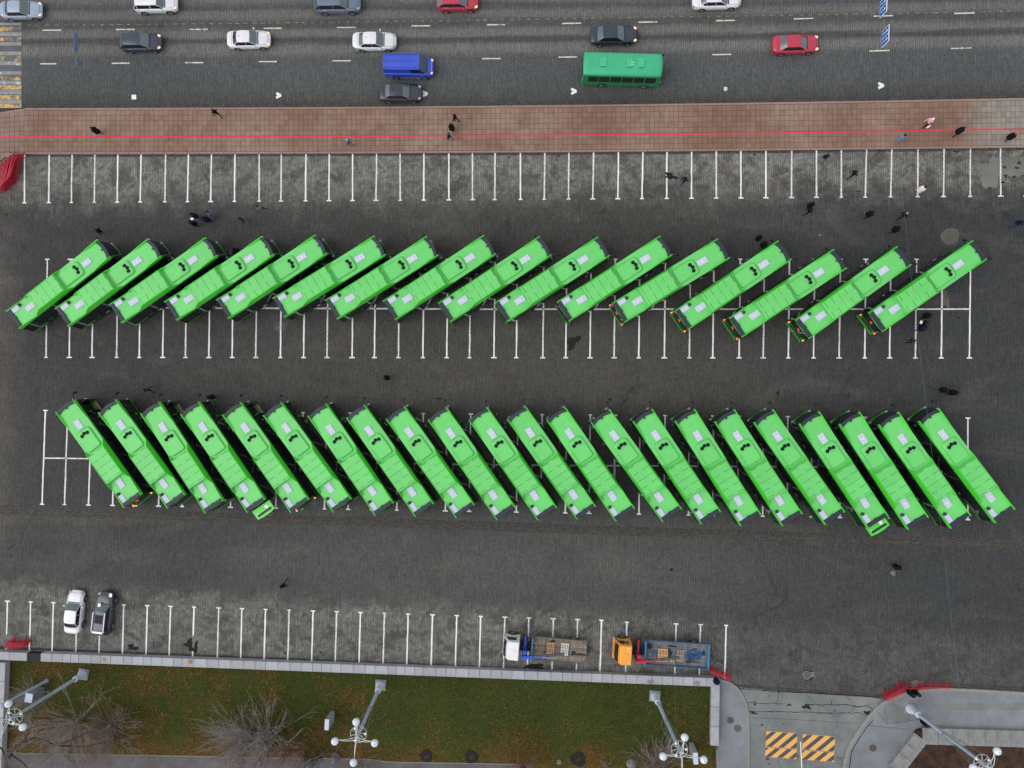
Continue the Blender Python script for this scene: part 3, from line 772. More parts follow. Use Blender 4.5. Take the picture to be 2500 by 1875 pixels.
def clip_x(poly, lo, hi):
    for sgn, lim in ((1, lo), (-1, -hi)):
        out = []
        for i, p in enumerate(poly):
            q = poly[(i+1) % len(poly)]; ip, iq = sgn*p[0] >= lim, sgn*q[0] >= lim
            if ip: out.append(p)
            if ip != iq:
                t = (lim*sgn-p[0])/(q[0]-p[0]); out.append((lim*sgn, p[1]+(q[1]-p[1])*t))
        poly = out
        if not poly: break
    return poly
bump(218, 463, 460, 668, 'yellow and black striped speed bump left of the white boom')
bump(500, 487, 750, 690, 'yellow and black striped speed bump right of the white boom')
M_WP = M('white_painted_steel', s2l(214, 220, 226), .4, var=.05)
o = empty('barrier_boom', P(*zs(488, 760)), label='white barrier boom lying between the two striped speed bumps', cat='barrier boom')
q = P(*zs(488, 760)); mb = MB(); tp = P(*zs(488, 540), .95)-q; mb.tube([(0, -4.5, 1.05), (tp.x, tp.y, .95)], .055, 8); mb.build('pole', M_WP, o)
mb = MB(); mb.cbox(0, -4.6, .5, .35, .35, 1.0, .03); mb.build('post', M_WP, o)
mb = MB(); mb.tube([(-.35, 1.0, .02), (-.3, 1.6, .03), (.05, 1.2, .02), (.3, 1.0, .02), (.5, .6, .02)], .02, 5); mb.build('cable', M('rust_cable', s2l(90, 66, 46), .8), o)

# ------------------------------------------------------------------ retaining wall of pale coping stones round the lawn
WH = .75
wl = empty('retaining_wall', P(900, 1630), label='long low granite wall with pale coping stones between car park and lawn', cat='wall'); wo_ = P(900, 1630)
def wy_top(x): return 1593+(x-66)*.0372+ (0 if x < 600 else 0)
def wcy(x): return (wy_top(x)+20.5/2+.5)
def wpt(x, z=WH): return P(x, wcy(x), z)
segs = [(-400, 66), (99, 1250), (1250, 1757)]
for a, b_ in segs:
    A, B = wpt(a), wpt(b_)
    if a == 99: A = P(99, 1605, WH)
    wallpiece('coping_stone', A, B, .84, WH-.14, WH, M_GRANITE, wl, wo_, 1.12 if a >= 99 else 1.6)
    ang = math.atan2(B.y-A.y, B.x-A.x); c = (A+B)/2-wo_
    MB().box(0, 0, (WH-.14)/2-.01, (B-A).length, .826, WH-.16).build('wall_body', M_GRANITE, wl, (c.x, c.y, 0), ang)
A, B = P(1747, 1676, WH), P(1744.5, 1821, WH)
wallpiece('coping_stone', A, B, .84, WH-.14, WH, M_GRANITE, wl, wo_, 2.2)
MB().box(0, 0, (WH-.14)/2-.01, (B-A).length, .76, WH-.16).build('wall_body', M_GRANITE2, wl, ((A+B)/2-wo_)[:2]+(0,) if False else (((A+B)/2-wo_).x, ((A+B)/2-wo_).y, 0), math.atan2(B.y-A.y, B.x-A.x))
A, B = P(5, 1618, WH), P(-6, 1900, WH)
wallpiece('coping_stone', A, B, .7, WH-.14, WH, M_GRANITE, wl, wo_, 1.8)
c = (A+B)/2-wo_
MB().box(0, 0, (WH-.14)/2-.01, (B-A).length, .66, WH-.16).build('wall_body', M_GRANITE, wl, (c.x, c.y, 0), math.atan2(B.y-A.y, B.x-A.x))
kerb_run([P(x, 1590.0+x*.0374) for x in range(-200, 1761, 90)], square, M_GRANITE2, .26, .9, z0=-.02, z1=.10)
# solid black block standing for the dark opening in the wall
c = P(82, 1604, .6)-wo_
MB().box(0, 0, .33, 1.6, .8, .66).build('wall_gap', M('gap_black', s2l(26, 26, 28), .8, var=.3), wl, (c.x, c.y, 0), R(-2))
# inner kerb course on the parking side of the wall
band('gutter_course', [P(x, 1588.5+(x)*.0374) for x in range(-200, 1761, 90)], .34, .009, square, M_GRANITE2)
M_LICH = M('rust_stain', s2l(150, 118, 92), .8, var=.3)
for r, x, y, a, b_ in (('d1', 937, 700, 4, 5), ('d1', 1667, 722, 7, 6)):
    blob('stain', *Z(r, x, y), a, b_, M_LICH, WH+.006, wl, int(x), .2).location = -wo_
for r, x, y, a, b_ in (('d3', 1185, 890, 8, 6), ('d3', 1580, 905, 8, 6)):
    blob('stain', *Z(r, x, y), a, b_, M('soot_stain', s2l(124, 120, 124), .8, var=.2), WH+.006, wl, int(x), .3).location = -wo_

# ------------------------------------------------------------------ lawn
def lawn_mat():
    m, t, b = newmat('lawn_ground'); pos = t.node('ShaderNodeNewGeometry').outputs['Position']
    n1 = t.noise(pos, .16, 5.0, .6); n2 = t.noise(pos, 1.1, 6.0, .75); n3 = t.noise(pos, 7.0, 4.0, .8)
    g = t.mix(t.mr(n3, .3, .7), c4(s2l(42, 48, 22)), c4(s2l(74, 82, 38)))
    g = t.mix(t.math('MULTIPLY', t.mr(n1, .4, .65), .5), g, c4(s2l(40, 52, 26)))
    br = t.mix(t.mr(n3, .35, .65), c4(s2l(70, 54, 28)), c4(s2l(112, 84, 46)))
    Y = t.node('ShaderNodeSeparateXYZ', {0: pos}).outputs[1]; X = t.node('ShaderNodeSeparateXYZ', {0: pos}).outputs[0]
    dry = t.mr(Y, P(0, 1740).y, P(0, 1870).y)
    f = t.math('ADD', t.math('MULTIPLY', n2, .6), t.math('MULTIPLY', n1, .5)); f = t.math('ADD', f, t.math('MULTIPLY', dry, .16))
    f = t.math('ADD', f, t.math('MULTIPLY', t.mr(X, P(900, 0).x, P(300, 0).x), .05))
    f = t.math('ADD', f, t.math('MULTIPLY', t.math('SUBTRACT', n3, .5), .25))
    c = t.mix(t.math('MULTIPLY', t.mr(f, .57, .74), .8), g, br)
    t.l.new(c, b.inputs['Base Color']); b.inputs['Roughness'].default_value = .95; b.inputs['Specular IOR Level'].default_value = .1
    bp = t.node('ShaderNodeBump', {'Height': n3, 'Strength': .8, 'Distance': .05}); t.l.new(bp.outputs[0], b.inputs['Normal'])
    return m
M_LAWN = lawn_mat()
pathy = lambda x: 1838+(x-40)*.0172+(6 if x > 900 else 0)
lawn_poly = [P(-400, 1600)[:2], P(60, 1606)[:2], P(900, 1637)[:2], P(1747, 1668)[:2], P(1747, 1840)[:2], P(1750, 2300)[:2], P(-400, 2300)[:2]]
lawn = poly_sheet('lawn', lawn_poly, .01, M_LAWN, kind='structure')
# grass blades and fallen leaves
PITS = [(*Z('d2', 1468, 1555), 16), (*Z('d2', 1855, 1562), 17), (*Z('d3', 570, 1582), 19)]
def litter(name, n, size, mats, seed, dens, hz=(0.01, .05), flat=False):
    rr = random.Random(seed); mb = MB(); k = 0; tries = 0
    from mathutils import noise as mn
    while k < n and tries < n*12:
        tries += 1
        px, py = rr.uniform(-30, 1750), rr.uniform(1600, 1900)
        if py < wy_top(px)+18 or (py > pathy(px)-1): continue
        if px > 1735: continue
        if any((px-a_)**2+(py-b_2)**2 < rr_**2 for a_, b_2, rr_ in PITS): continue
        c = P(px, py); v = mn.noise(Vector((c.x*.3, c.y*.3, seed*3.1)))*.6+mn.noise(Vector((c.x*1.2, c.y*1.2, 5)))*.5
        if rr.random() > dens(px, py, v): continue
        a = rr.uniform(0, 6.28); s = size*rr.uniform(.6, 1.4); z = rr.uniform(*hz)+.012
        ca, sa = math.cos(a)*s, math.sin(a)*s
        if flat:
            mb.add([(c.x-ca, c.y-sa, z), (c.x+sa*.6, c.y-ca*.6, z+rr.uniform(0, .03)), (c.x+ca, c.y+sa, z+rr.uniform(0, .02)), (c.x-sa*.6, c.y+ca*.6, z)], [(0, 1, 2, 3)], rr.randrange(len(mats)))
        else:
            mb.add([(c.x-sa*.18, c.y+ca*.18, .011), (c.x+sa*.18, c.y-ca*.18, .011), (c.x+ca, c.y+sa, z)], [(0, 1, 2)], rr.randrange(len(mats)))
        k += 1
    o = mb.build(name, mats, lawn); o['kind'] = 'stuff'; return o
G = [M('grass_a', s2l(50, 62, 26), .9, var=.2, spec=.1), M('grass_b', s2l(66, 82, 36), .9, var=.2, spec=.1), M('grass_c', s2l(38, 48, 22), .9, var=.2, spec=.1), M('grass_d', s2l(86, 96, 46), .9, var=.2, spec=.1)]
LF = [M('leaf_a', s2l(112, 80, 44), .85, var=.3, spec=.1), M('leaf_b', s2l(90, 66, 40), .85, var=.3, spec=.1), M('leaf_c', s2l(134, 102, 56), .85, var=.3, spec=.1)]
litter('grass', 60000, .10, G, 3, lambda x, y, v: .55+.8*v if y < 1800 else .35+.5*v, (.05, .12))
def leafd(x, y, v):
    d = .08
    if x < 900: d = .34
    d += .30*min(max((y-1740)/90, 0), 1)
    if x < 420: d += .1
    return max(0.0, d*(.35+3.0*v))
litter('fallen_leaves', 22000, .050, LF, 11, leafd, (.02, .07), True)
# soil rings (tree pits)
for r, x, y, rad, lab in (('d2', 1468, 1555, .64, 'left of three round tree pits of dark soil in the lawn'), ('d2', 1855, 1562, .68, 'middle of three round tree pits of dark soil in the lawn'), ('d3', 570, 1582, .74, 'right of three round tree pits of dark soil in the lawn')):
    o = empty('tree_pit', PZ(r, x, y), label=lab, cat='tree pit', group='round tree pits in the lawn')
    rr = random.Random(int(x)); pts = []
    prof = [(rad*1.02, .012), (rad*.92, .06), (rad*.62, .055), (rad*.45, .015), (rad*.3, .03), (.05, .035)]
    mb = MB(); loops = []
    for rd, z in prof: loops.append([(rd*(1+.09*math.sin(3*a+x)+.05*math.sin(7*a)+rr.uniform(-.03, .03))*math.cos(a), rd*(1+.09*math.sin(3*a+x)+rr.uniform(-.04, .04))*math.sin(a), z+rr.uniform(0, .02)) for a in [2*math.pi*k/28 for k in range(28)]])
    mb.loft(loops, True, False, True, 0); mb.build('soil', M('pit_soil', s2l(24, 20, 17), .95, var=.4, scale=5), o)
    mb = MB(); 
    for k in range(30):
        a, q2 = rr.uniform(0, 6.28), rr.uniform(0, rad*.42); s = .06
        mb.add([(q2*math.cos(a)-s, q2*math.sin(a), .07), (q2*math.cos(a), q2*math.sin(a)-s*.6, .075), (q2*math.cos(a)+s, q2*math.sin(a), .07), (q2*math.cos(a), q2*math.sin(a)+s*.6, .08)], [(0, 1, 2, 3)])
    mb.build('leaves', LF[1], o)['kind'] = 'stuff'
# footpath along the bottom
fp = [P(x, pathy(x))[:2] for x in range(-400, 1301, 50)]+[P(1300, 2300)[:2], P(-400, 2300)[:2]]
footpath = poly_sheet('footpath', fp, .02, M_PATH, kind='structure')
kerb_run([P(x, pathy(x)+.5) for x in range(-300, 1301, 50)], footpath, M('path_kerb', s2l(128, 122, 116), .85, var=.25, dirt=.4), .1, 1.2, z0=-.02, z1=.06)
for x in (690, 910): strip_mb = MB(); strip(P(10+x/3.5, 1845+x*.01), P(10+x/3.5, 1990), .03, .026, strip_mb); strip_mb.build('joint', M_PATCHD, footpath)
# gutter by the end of the wall
kerb_run([P(1750, 1828), P(1751, 1875), P(1752, 2000)], lawn, M_KERB, .1, 1.0, z0=-.02, z1=.14)
blob('stain', 1742, 1850, 3.5, 22, M_SOIL, .02, lawn, 33, .3)
# cracked tar joints beside

# ------------------------------------------------------------------ BUSES
M_ROOF = vary(M('bus_roof_green', (.135, .59, .145), .45, var=.05, scale=.8, spec=.4, coat=.12, dirt=.10), .035)  # paler than the body green: sky gloss put into the roof colour
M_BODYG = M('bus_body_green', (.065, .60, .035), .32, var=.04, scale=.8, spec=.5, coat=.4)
M_BODYD = M('bus_shaded_green', (.022, .22, .014), .35, var=.08, spec=.5, coat=.3)  # darker copy of the body green: shade on skirts and ends painted in
M_GLASS = M('bus_black_glass', (.008, .009, .011), .08, var=.05, spec=.5)
M_GLASS2 = M('window_tinted', (.016, .02, .024), .05, var=.1, spec=.6)
M_MASK = M('bus_mask_grey', s2l(34, 42, 55), .55, var=.08)
M_PLATE = M('hatch_grey', s2l(199, 203, 224), .5, var=.03)
M_RIDGE = M('hatch_ridge', s2l(180, 184, 208), .5, var=.03)
M_WHT = M('white_plastic', s2l(246, 246, 244), .45, var=.02)
M_BLACK = M('black_plastic', (.012, .013, .015), .5, var=.1)
M_FAN = M('fan_black', (.005, .007, .010), .7, var=.1, spec=.2)
M_FANB = M('fan_blade', (.010, .016, .022), .7, var=.1)
M_SEAM = M('seam_green', (.02, .15, .02), .6, var=.05)
M_TYRE = M('tyre', (.012, .012, .012), .9, var=.2)
M_RIM = M('rim_silver', (.45, .46, .47), .3, .8, var=.1)
M_LAMPOFF = M('lamp_red_unlit', (.25, .01, .01), .2, var=.05)
M_LAMPON = M('lamp_red_lit', (.6, .02, .01), .3, emit=(1.0, .10, .04), estr=3.5)
M_LAMPAMB = M('lamp_amber_lit', (.6, .2, .02), .3, emit=(1.0, .20, .05), estr=3.5)
M_HEAD = M('headlamp_clear', (.34, .35, .37), .1, var=.03, coat=.5)
M_HEADON = M('headlamp_lit', (.5, .36, .24), .2, emit=(1.0, .62, .34), estr=.75)
M_DISP = M('display_lit', (.3, .01, .01), .3, emit=(1.0, .05, .06), estr=1.6)
M_FLOOR = M('bus_floor', s2l(150, 128, 112), .7, var=.15)
M_CREAM = M('cream_edge', s2l(206, 190, 150), .6, var=.1)

ZT = [.30, .46, .95, 1.0, 2.66, 2.85]
WT = [1.19, 1.25, 1.26, 1.26, 1.155, 1.12]
XF = [5.86, 5.92, 5.95, 5.95, 5.88, 5.86]
XR = [-5.92, -5.95, -5.95, -5.94, -5.86, -5.82]
def itp(z, T):
    for i in range(len(ZT)-1):
        if z <= ZT[i+1]:
            t = max(0, (z-ZT[i])/(ZT[i+1]-ZT[i])); return T[i]+(T[i+1]-T[i])*t
    return T[-1]
def ring(z, off=0.0, xf=None):
    w_, f, r_ = itp(z, WT)+off, (itp(z, XF) if xf is None else xf)+off, itp(z, XR)-off
    pts = []
    for k in range(9):                       # front, right to left
        y = -w_*.93+2*w_*.93*k/8; pts.append((f+.12-.24*(abs(y)/w_)**2, y, z))
    pts.append((f-.18, w_, z))
    for x in (4.0, 2, 0, -2, -4.0): pts.append((x, w_, z))
    pts.append((r_+.10, w_, z))
    for k in range(7):
        y = w_*.95-2*w_*.95*k/6; pts.append((r_+.07*(abs(y)/w_)**2, y, z))
    pts.append((r_+.10, -w_, z))
    for x in (-4.0, -2, 0, 2, 4.0): pts.append((x, -w_, z))
    pts.append((f-.18, -w_, z))
    return pts
def side_panel(mb, x0, x1, z0, z1, sgn, off, mi=0):
    """a pane or panel lying on the bus side between two heights"""
    y0, y1 = sgn*(itp(z0, WT)+off), sgn*(itp(z1, WT)+off); yi0, yi1 = sgn*(itp(z0, WT)-.02), sgn*(itp(z1, WT)-.02)
    v = [(x0, y0, z0), (x1, y0, z0), (x1, y1, z1), (x0, y1, z1), (x0, yi0, z0), (x1, yi0, z0), (x1, yi1, z1), (x0, yi1, z1)]
    f = [(0,1,2,3),(0,4,5,1),(1,5,6,2),(2,6,7,3),(3,7,4,0)]
    if sgn > 0: f = [q[::-1] for q in f]
    mb.add(v, f, mi)
def make_bus():
    t = empty('city_bus', (0, 0, 0))
    # shell: green skirt, black glazed band, green cornice, roof
    mb = MB()
    mb.loft([ring(.30), ring(.46), ring(.95)], True, True, False, 0, False)
    mb.loft([ring(.95), ring(1.0), ring(2.66)], True, False, False, 1, False)
    mb.loft([ring(2.66), ring(2.85)], True, False, True, 0, False)
    mb.f.append([i for i in range(len(mb.v)-len(ring(2.85)), len(mb.v))]); mb.m.append(2); mb.s.append(False)
    mb.f.pop(); mb.m.pop(); mb.s.pop()
    # recolour the cap as roof
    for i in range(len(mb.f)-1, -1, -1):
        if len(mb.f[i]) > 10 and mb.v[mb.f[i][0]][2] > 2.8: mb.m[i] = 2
    for i, f in enumerate(mb.f):                # lower flank darkened, black between axles: shade between buses put into colour
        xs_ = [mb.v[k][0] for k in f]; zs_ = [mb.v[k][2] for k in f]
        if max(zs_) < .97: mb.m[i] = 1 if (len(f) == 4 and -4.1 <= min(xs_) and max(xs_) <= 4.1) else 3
    mb.loft([ring(.30), ring(.31)], True, False, False, 0, False)
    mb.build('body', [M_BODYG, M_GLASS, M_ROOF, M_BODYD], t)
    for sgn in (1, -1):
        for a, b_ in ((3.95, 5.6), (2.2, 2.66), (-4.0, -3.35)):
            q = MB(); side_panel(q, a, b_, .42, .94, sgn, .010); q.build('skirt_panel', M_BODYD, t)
    # windows each side
    for sgn in (1, -1):
        xs = [(3.55, 4.95), (2.05, 3.45), (.95, 1.95), (-.6, .55), (-2.1, -.75), (-3.5, -2.25), (-5.3, -3.85)] if sgn > 0 else [(2.2, 3.9), (.9, 2.1), (-2.1, -.75), (-3.0, -2.2), (-5.35, -4.4)]
        for a, b_ in xs:
            q = MB(); side_panel(q, a, b_, 1.12, 2.5, sgn, .008); q.build('window', M_GLASS2, t)
    # right hand doors (two leaves each)
    for a, b_ in ((4.15, 5.35), (-.55, .75), (-4.25, -3.1)):
        mid = (a+b_)/2
        for c, d in ((a, mid-.01), (mid+.01, b_)):
            q = MB(); side_panel(q, c, d, .40, 2.45, -1, .02); side_panel(q, c+.06, d-.06, .55, 2.38, -1, .026, 1); q.build('door_leaf', [M_BLACK, M_GLASS2], t)
    # green door pillars / skirt highlight by the wheels
    q = MB(); side_panel(q, 3.95, 4.12, .5, 1.6, -1, .012); q.build('door_pillar', M_BODYG, t)
    # windscreen, front mask, rear
    q = MB(); rows = [ring(z, .012)[0:9] for z in (1.08, 1.9, 2.6)]; q.loft(rows, False, False, False, 0, False); q.build('windscreen', M_GLASS2, t)
    q = MB(); loops = []
    for z in (2.62, 2.99):
        r_ = ring(2.85, .0); fr_ = r_[0:9]; inn = [(p[0]-.30-.02*(z < 2.8), p[1]*.985, z) for p in fr_[::-1]]
        loops.append([(p[0]+.035-.0*(z > 2.8), p[1]*.985, z) for p in fr_]+inn)
    q.loft(loops, True, True, True, 0, False); q.box(5.60, 0.02, 2.93, .16, .17, .1); q.box(5.60, -.9, 2.93, .05, .10, .06); q.build('front_mask', M_MASK, t)
    q = MB(); q.cbox(-5.64, 0, 2.86, .38, 2.10, .25, .03); q.box(-5.44, .04, 2.93, .10, .30, .08); q.build('rear_mask', M_MASK, t)
    q = MB(); rows = [[(p[0]-.012, p[1], p[2]) for p in ring(z)[17:22]] for z in (1.55, 2.1, 2.6)]; q.loft(rows, False, False, False, 0, False); q.build('rear_window', M_GLASS2, t)
    q = MB(); rows = [[(p[0]-.03, p[1]*.98, p[2]) for p in ring(z)[16:23]] for z in (.70, 1.0, 1.50)]; q.loft(rows, False, False, False, 0, False)
    hatch = q.build('engine_hatch', M_BODYD, t)
    q = MB(); q.cbox(-6.00, 0, 1.22, .05, 1.6, .22, .01); q.build('vent', M_BLACK, hatch)
    q = MB(); q.cbox(-5.96, 0, .48, .12, 2.36, .26, .05); q.build('rear_bumper', M_BODYD, t)
    q = MB(); q.cbox(5.99, 0, .50, .14, 1.9, .30, .05); q.build('front_bumper', M_BODYD, t)
    for sgn in (1, -1):
        q = MB(); q.cbox(-5.95, sgn*1.13, 1.3, .08, .11, .22, .02); q.build('tail_lamp', M_LAMPOFF, t)
        q = MB(); q.cbox(5.98, sgn*.98, .72, .16, .30, .2, .05); q.build('headlamp', M_HEAD, t)
        # roof fairings: front, middle (beside the gas bottles), rear
        for nm, st in (('front_fairing', [(5.93, .24, 1.10, .965), (5.2, .22, 1.10, .975), (4.5, .17, 1.105, 1.0), (3.9, .07, 1.11, 1.05), (3.66, .01, 1.115, 1.10)]),
                       ('side_fairing', [(.95, .01, 1.115, 1.09), (.55, .30, 1.07, .98), (.25, .50, .995, .955), (-2.95, .51, .995, .955), (-3.25, .36, 1.05, .98), (-3.60, .14, 1.10, 1.02), (-3.68, .01, 1.115, 1.09)]),
                       ('rear_fairing', [(-3.70, .02, 1.11, 1.08), (-4.5, .12, 1.10, 1.02), (-5.3, .20, 1.10, .985), (-5.86, .24, 1.10, .975)])):
            q = MB(); loops = []
            for x, h, wt, wi in st: loops.append([(x, sgn*1.15, 2.70), (x, sgn*1.13, 2.86), (x, sgn*wt, 2.85+h), (x, sgn*(wt-.035), 2.852+h), (x, sgn*(wi-.03), 2.845)])
            if sgn > 0: loops = [l[::-1] for l in loops]
            q.loft(loops, True, True, True, 0, False); q.build(nm, M_BODYG, t)
        # wheels
        for x in (3.28, -2.72):
            q = MB(); ar = [(x+.60*math.cos(a), sgn*1.268, .50+.60*math.sin(a)) for a in [math.pi*k/12-.3 for k in range(0, 15)]]
            q.add(ar, [list(range(len(ar)))]); q.build('wheel_arch', M_BLACK, t)
            q = MB(); q.cyl((x, sgn*.95, .50), (x, sgn*1.275, .50), .49, 22); wh = q.build('wheel', M_TYRE, t)
            q = MB(); q.cyl((x, sgn*1.2, .50), (x, sgn*1.285, .50), .28, 18); q.cyl((x, sgn*1.28, .50), (x, sgn*1.32, .50), .11, 10); q.build('rim', M_RIM, wh)
        # mirrors
        q = MB()
        if sgn < 0: q.tube([(5.72, -1.05, 2.9), (6.0, -1.14, 2.98), (6.32, -1.26, 2.92), (6.52, -1.32, 2.66)], [.055, .065, .075, .06], 8)
        else: q.tube([(5.70, 1.05, 2.80), (5.74, 1.28, 2.76), (5.70, 1.44, 2.62)], .035, 7)
        ax, ay = (6.55, -1.33) if sgn < 0 else (5.70, 1.46)
        q.cbox(ax, ay, 2.40, .16, .28, .50, .05, sm=True)
        q.build('mirror', M_BLACK, t)
    # AC unit with three fans
    def rr_loop(x0, x1, hw, r, z, ins=0.0):
        out = []
        for cx, cy, a0 in ((x1-r, hw-r, 0), (x0+r*.6, hw-r*.6, 90), (x0+r*.6, -hw+r*.6, 180), (x1-r, -hw+r, 270)):
            q_ = r if cx == x1-r else r*.6
            for k in range(5):
                a = R(a0+90*k/4); out.append((cx+(q_-ins)*math.cos(a) , cy+(q_-ins)*math.sin(a), z))
        return out
    q = MB(); q.loft([rr_loop(.60, 2.93, .76, .30, 2.85), rr_loop(.62, 2.82, .74, .28, 2.97), rr_loop(.67, 2.74, .69, .26, 3.02)], True, False, True, 0, False)
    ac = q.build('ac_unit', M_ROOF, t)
    q = MB(); q.loft([rr_loop(.57, 2.97, .785, .33, 2.853), rr_loop(.585, 2.945, .775, .31, 2.856)], True, False, True, 0, False); q.build('gasket', M('gasket_green', (.05, .34, .05), .6), ac)
    q = MB(); q.box(2.12, 0, 3.021, .014, 1.2, .006); q.build('seam', M_SEAM, ac)
    q = MB()
    for a, b_ in ((2.84, .0),): q.cbox(a, 0, 2.90, .035, .06, .08, .01)
    q.build('latch', M_SEAM, ac)
    for x, y in ((2.35, .335), (2.46, .01), (2.36, -.33)):
        q = MB(); q.lathe([(.178, 3.0), (.178, 3.06), (.16, 3.085), (.12, 3.06), (.05, 3.06), (.05, 3.08), (.001, 3.085)], 18, (x, y, 0)); fn = q.build('fan', M_FAN, ac)
        q = MB()
        for k in range(6): q.box(x+.085*math.cos(k*math.pi/3), y+.085*math.sin(k*math.pi/3), 3.066, .07, .03, .006, rz=k*math.pi/3)
        q.build('blades', M_FANB, fn)
    # gas bottle cover: two panels with vent slots, sloping ends
    for a, b_ in ((-1.32, .34), (-3.04, -1.335)):
        q = MB(); sl0 = .10 if b_ > 0 else 0.0; sl1 = .05 if a < -3 else 0.0
        q.loft([[(a, -.955, 2.85), (b_, -.955, 2.85), (b_, .955, 2.85), (a, .955, 2.85)], [(a+sl1*.2, -.955, 3.30), (b_-sl0*.8, -.955, 3.30), (b_-sl0*.8, .955, 3.30), (a+sl1*.2, .955, 3.30)],
                [(a+sl1+.01, -.92, 3.33), (b_-sl0-.01, -.92, 3.33), (b_-sl0-.01, .92, 3.33), (a+sl1+.01, .92, 3.33)]], True, False, True, 0, False)
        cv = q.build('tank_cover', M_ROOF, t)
        for u in (-595, -734, -997, -1132):
            x = 3.57+u/176.6
            if not (a < x < b_): continue
            for sgn in (1, -1):
                q = MB(); q.box(x, sgn*.56, 3.330, .040, .64, .008); q.build('slot', M_SEAM, cv)
    # roof hatches
    for x in (3.57, -3.67):
        q = MB(); q.cbox(x, 0, 2.89, 1.02, .60, .07, .025)
        h = q.build('roof_hatch', M_PLATE, t)
        q = MB()
        for y in (-.2, -.075, .075, .2): q.box(x, y, 2.927, .94, .022, .012)
        q.build('ridges', M_RIDGE, h)
        q = MB()
        for y in (-.05, .05): q.cbox(x, y, 2.938, .17, .035, .03, .008)
        q.build('handle', M_WHT, h)
    q = MB(); q.cbox(-5.0, .735, 2.885, .86, .50, .06, .02)
    g = q.build('radiator_grille', M_PLATE, t)
    q = MB()
    for k in range(4): q.box(-5.0, .56+.115*k, 2.918, .82, .028, .014)
    q.build('ridges', M_RIDGE, g)
    q = MB(); q.lathe([(.15, 2.85), (.15, 3.02), (.12, 3.06), (.001, 3.07)], 16, (-4.43, .80, 0)); q.build('intake_cap', M_MASK, t)
    return t
bus0 = make_bus()
index_kids()
# front hatch / rear hatch readings from the photograph
ROW1 = [(('b1', 745, 602), ('b1', 258, 985)), (('b1', 1180, 592), ('b1', 682, 966)), (('b1', 1662, 580), ('b1', 1148, 940)), (('b1', 2147, 567), ('b1', 1625, 918)), (('b2', 393, 557), ('b1', 2075, 903)),
        (('b2', 893, 563), ('b2', 357, 893)), (('b2', 1345, 570), ('b2', 812, 907)), (('b2', 1840, 563), ('b2', 1307, 912)), (('b3', 112, 575), ('b2', 1785, 927)), (('b3', 612, 578), ('b3', 68, 927)),
        (('b3', 1150, 570), ('b3', 602, 922)), (('b3', 1643, 592), ('b3', 1082, 935)), (('b3', 2170, 618), ('b3', 1627, 987)), (('b4', 440, 690), ('b3', 2092, 1055)), (('b4', 995, 672), ('b4', 457, 1063)), (('b4', 1645, 618), ('b4', 1090, 1005))]
ROW2 = [(('c1', 675, 340), ('c1', 1037, 847)), (('c1', 1043, 345), ('c1', 1410, 850)), (('c1', 1405, 367), ('c1', 1745, 890)), (('c1', 1750, 365), ('c1', 2103, 885)), (('c1', 2115, 372), ('c2', 268, 885)),
        (('c2', 262, 372), ('c2', 632, 883)), (('c2', 643, 385), ('c2', 998, 910)), (('c2', 977, 397), ('c2', 1340, 917)), (('c2', 1322, 410), ('c2', 1690, 928)), (('c2', 1680, 418), ('c2', 2042, 943)),
        (('c2', 2033, 420), ('c3', 192, 948)), (('c3', 158, 412), ('c3', 528, 940)), (('c3', 498, 420), ('c3', 863, 955)), (('c3', 883, 435), ('c3', 1265, 963)), (('c3', 1242, 435), ('c3', 1605, 980)),
        (('c3', 1602, 437), ('c3', 1952, 995)), (('c3', 1947, 440), ('c4', 100, 993)), (('c4', 82, 440), ('c4', 463, 985)), (('c4', 472, 460), ('c4', 838, 1015)), (('c4', 817, 463), ('c4', 1183, 1023)),
        (('c4', 1160, 463), ('c4', 1545, 1015)), (('c4', 1510, 425), ('c4', 1920, 968))]
ORD = 'first second third fourth fifth sixth seventh eighth ninth tenth eleventh twelfth thirteenth fourteenth fifteenth sixteenth seventeenth eighteenth nineteenth twentieth'.split()
def ordl(i, n):
    if i == 0: return 'leftmost bus'
    if i == n-1: return 'rightmost bus'
    if i == n-2: return 'bus next to the rightmost'
    return ORD[i]+' bus from the left'
DS = []
for row, (rows, nm, gr) in enumerate(((ROW1, 'upper', 'green buses parked aslant in the upper row'), (ROW2, 'lower', 'green buses parked aslant in the lower row'))):
    for i, (f, r_) in enumerate(rows):
        F, Rr = PZ(*f, 2.92), PZ(*r_, 2.92); DS.append((F-Rr).length); n = len(rows)
        o = bus0 if (row == 0 and i == 0) else dup(bus0)
        d = (F-Rr).normalized(); mid = (F+Rr)/2
        c = mid+d*.05
        o.location = (c.x, c.y, 0); o.rotation_euler.z = math.atan2(d.y, d.x); o.scale = (1.009, 1.009, 1.0)
        kids = [k for k in bpy.data.objects[o.name].children] if False else None
        lit = (row == 0 and i >= 11) or (row == 1 and i in (0, 4))
        extra = ''
        if row == 1 and i in (3, 18): extra = 'raised rear hatch, '
        elif row == 1 and i in (0, 2, 4): extra = 'open front door, '
        elif lit: extra = 'red tail lamps lit, '
        head = 'green city bus with grey roof hatches, '
        lab = (('green city bus, '+extra) if extra else head)+ordl(i, n)+' in the '+nm+' row'
        tag(o, lab, 'bus', gr)
        o['_i'] = (row*100+i)
print('plate distance mean', sum(DS)/len(DS), min(DS), max(DS))
index_kids()
def kid(o, name): return [k for k in KIDS.get(o.name, []) if k.name.split('.')[0] == name]
LITLED = MB()
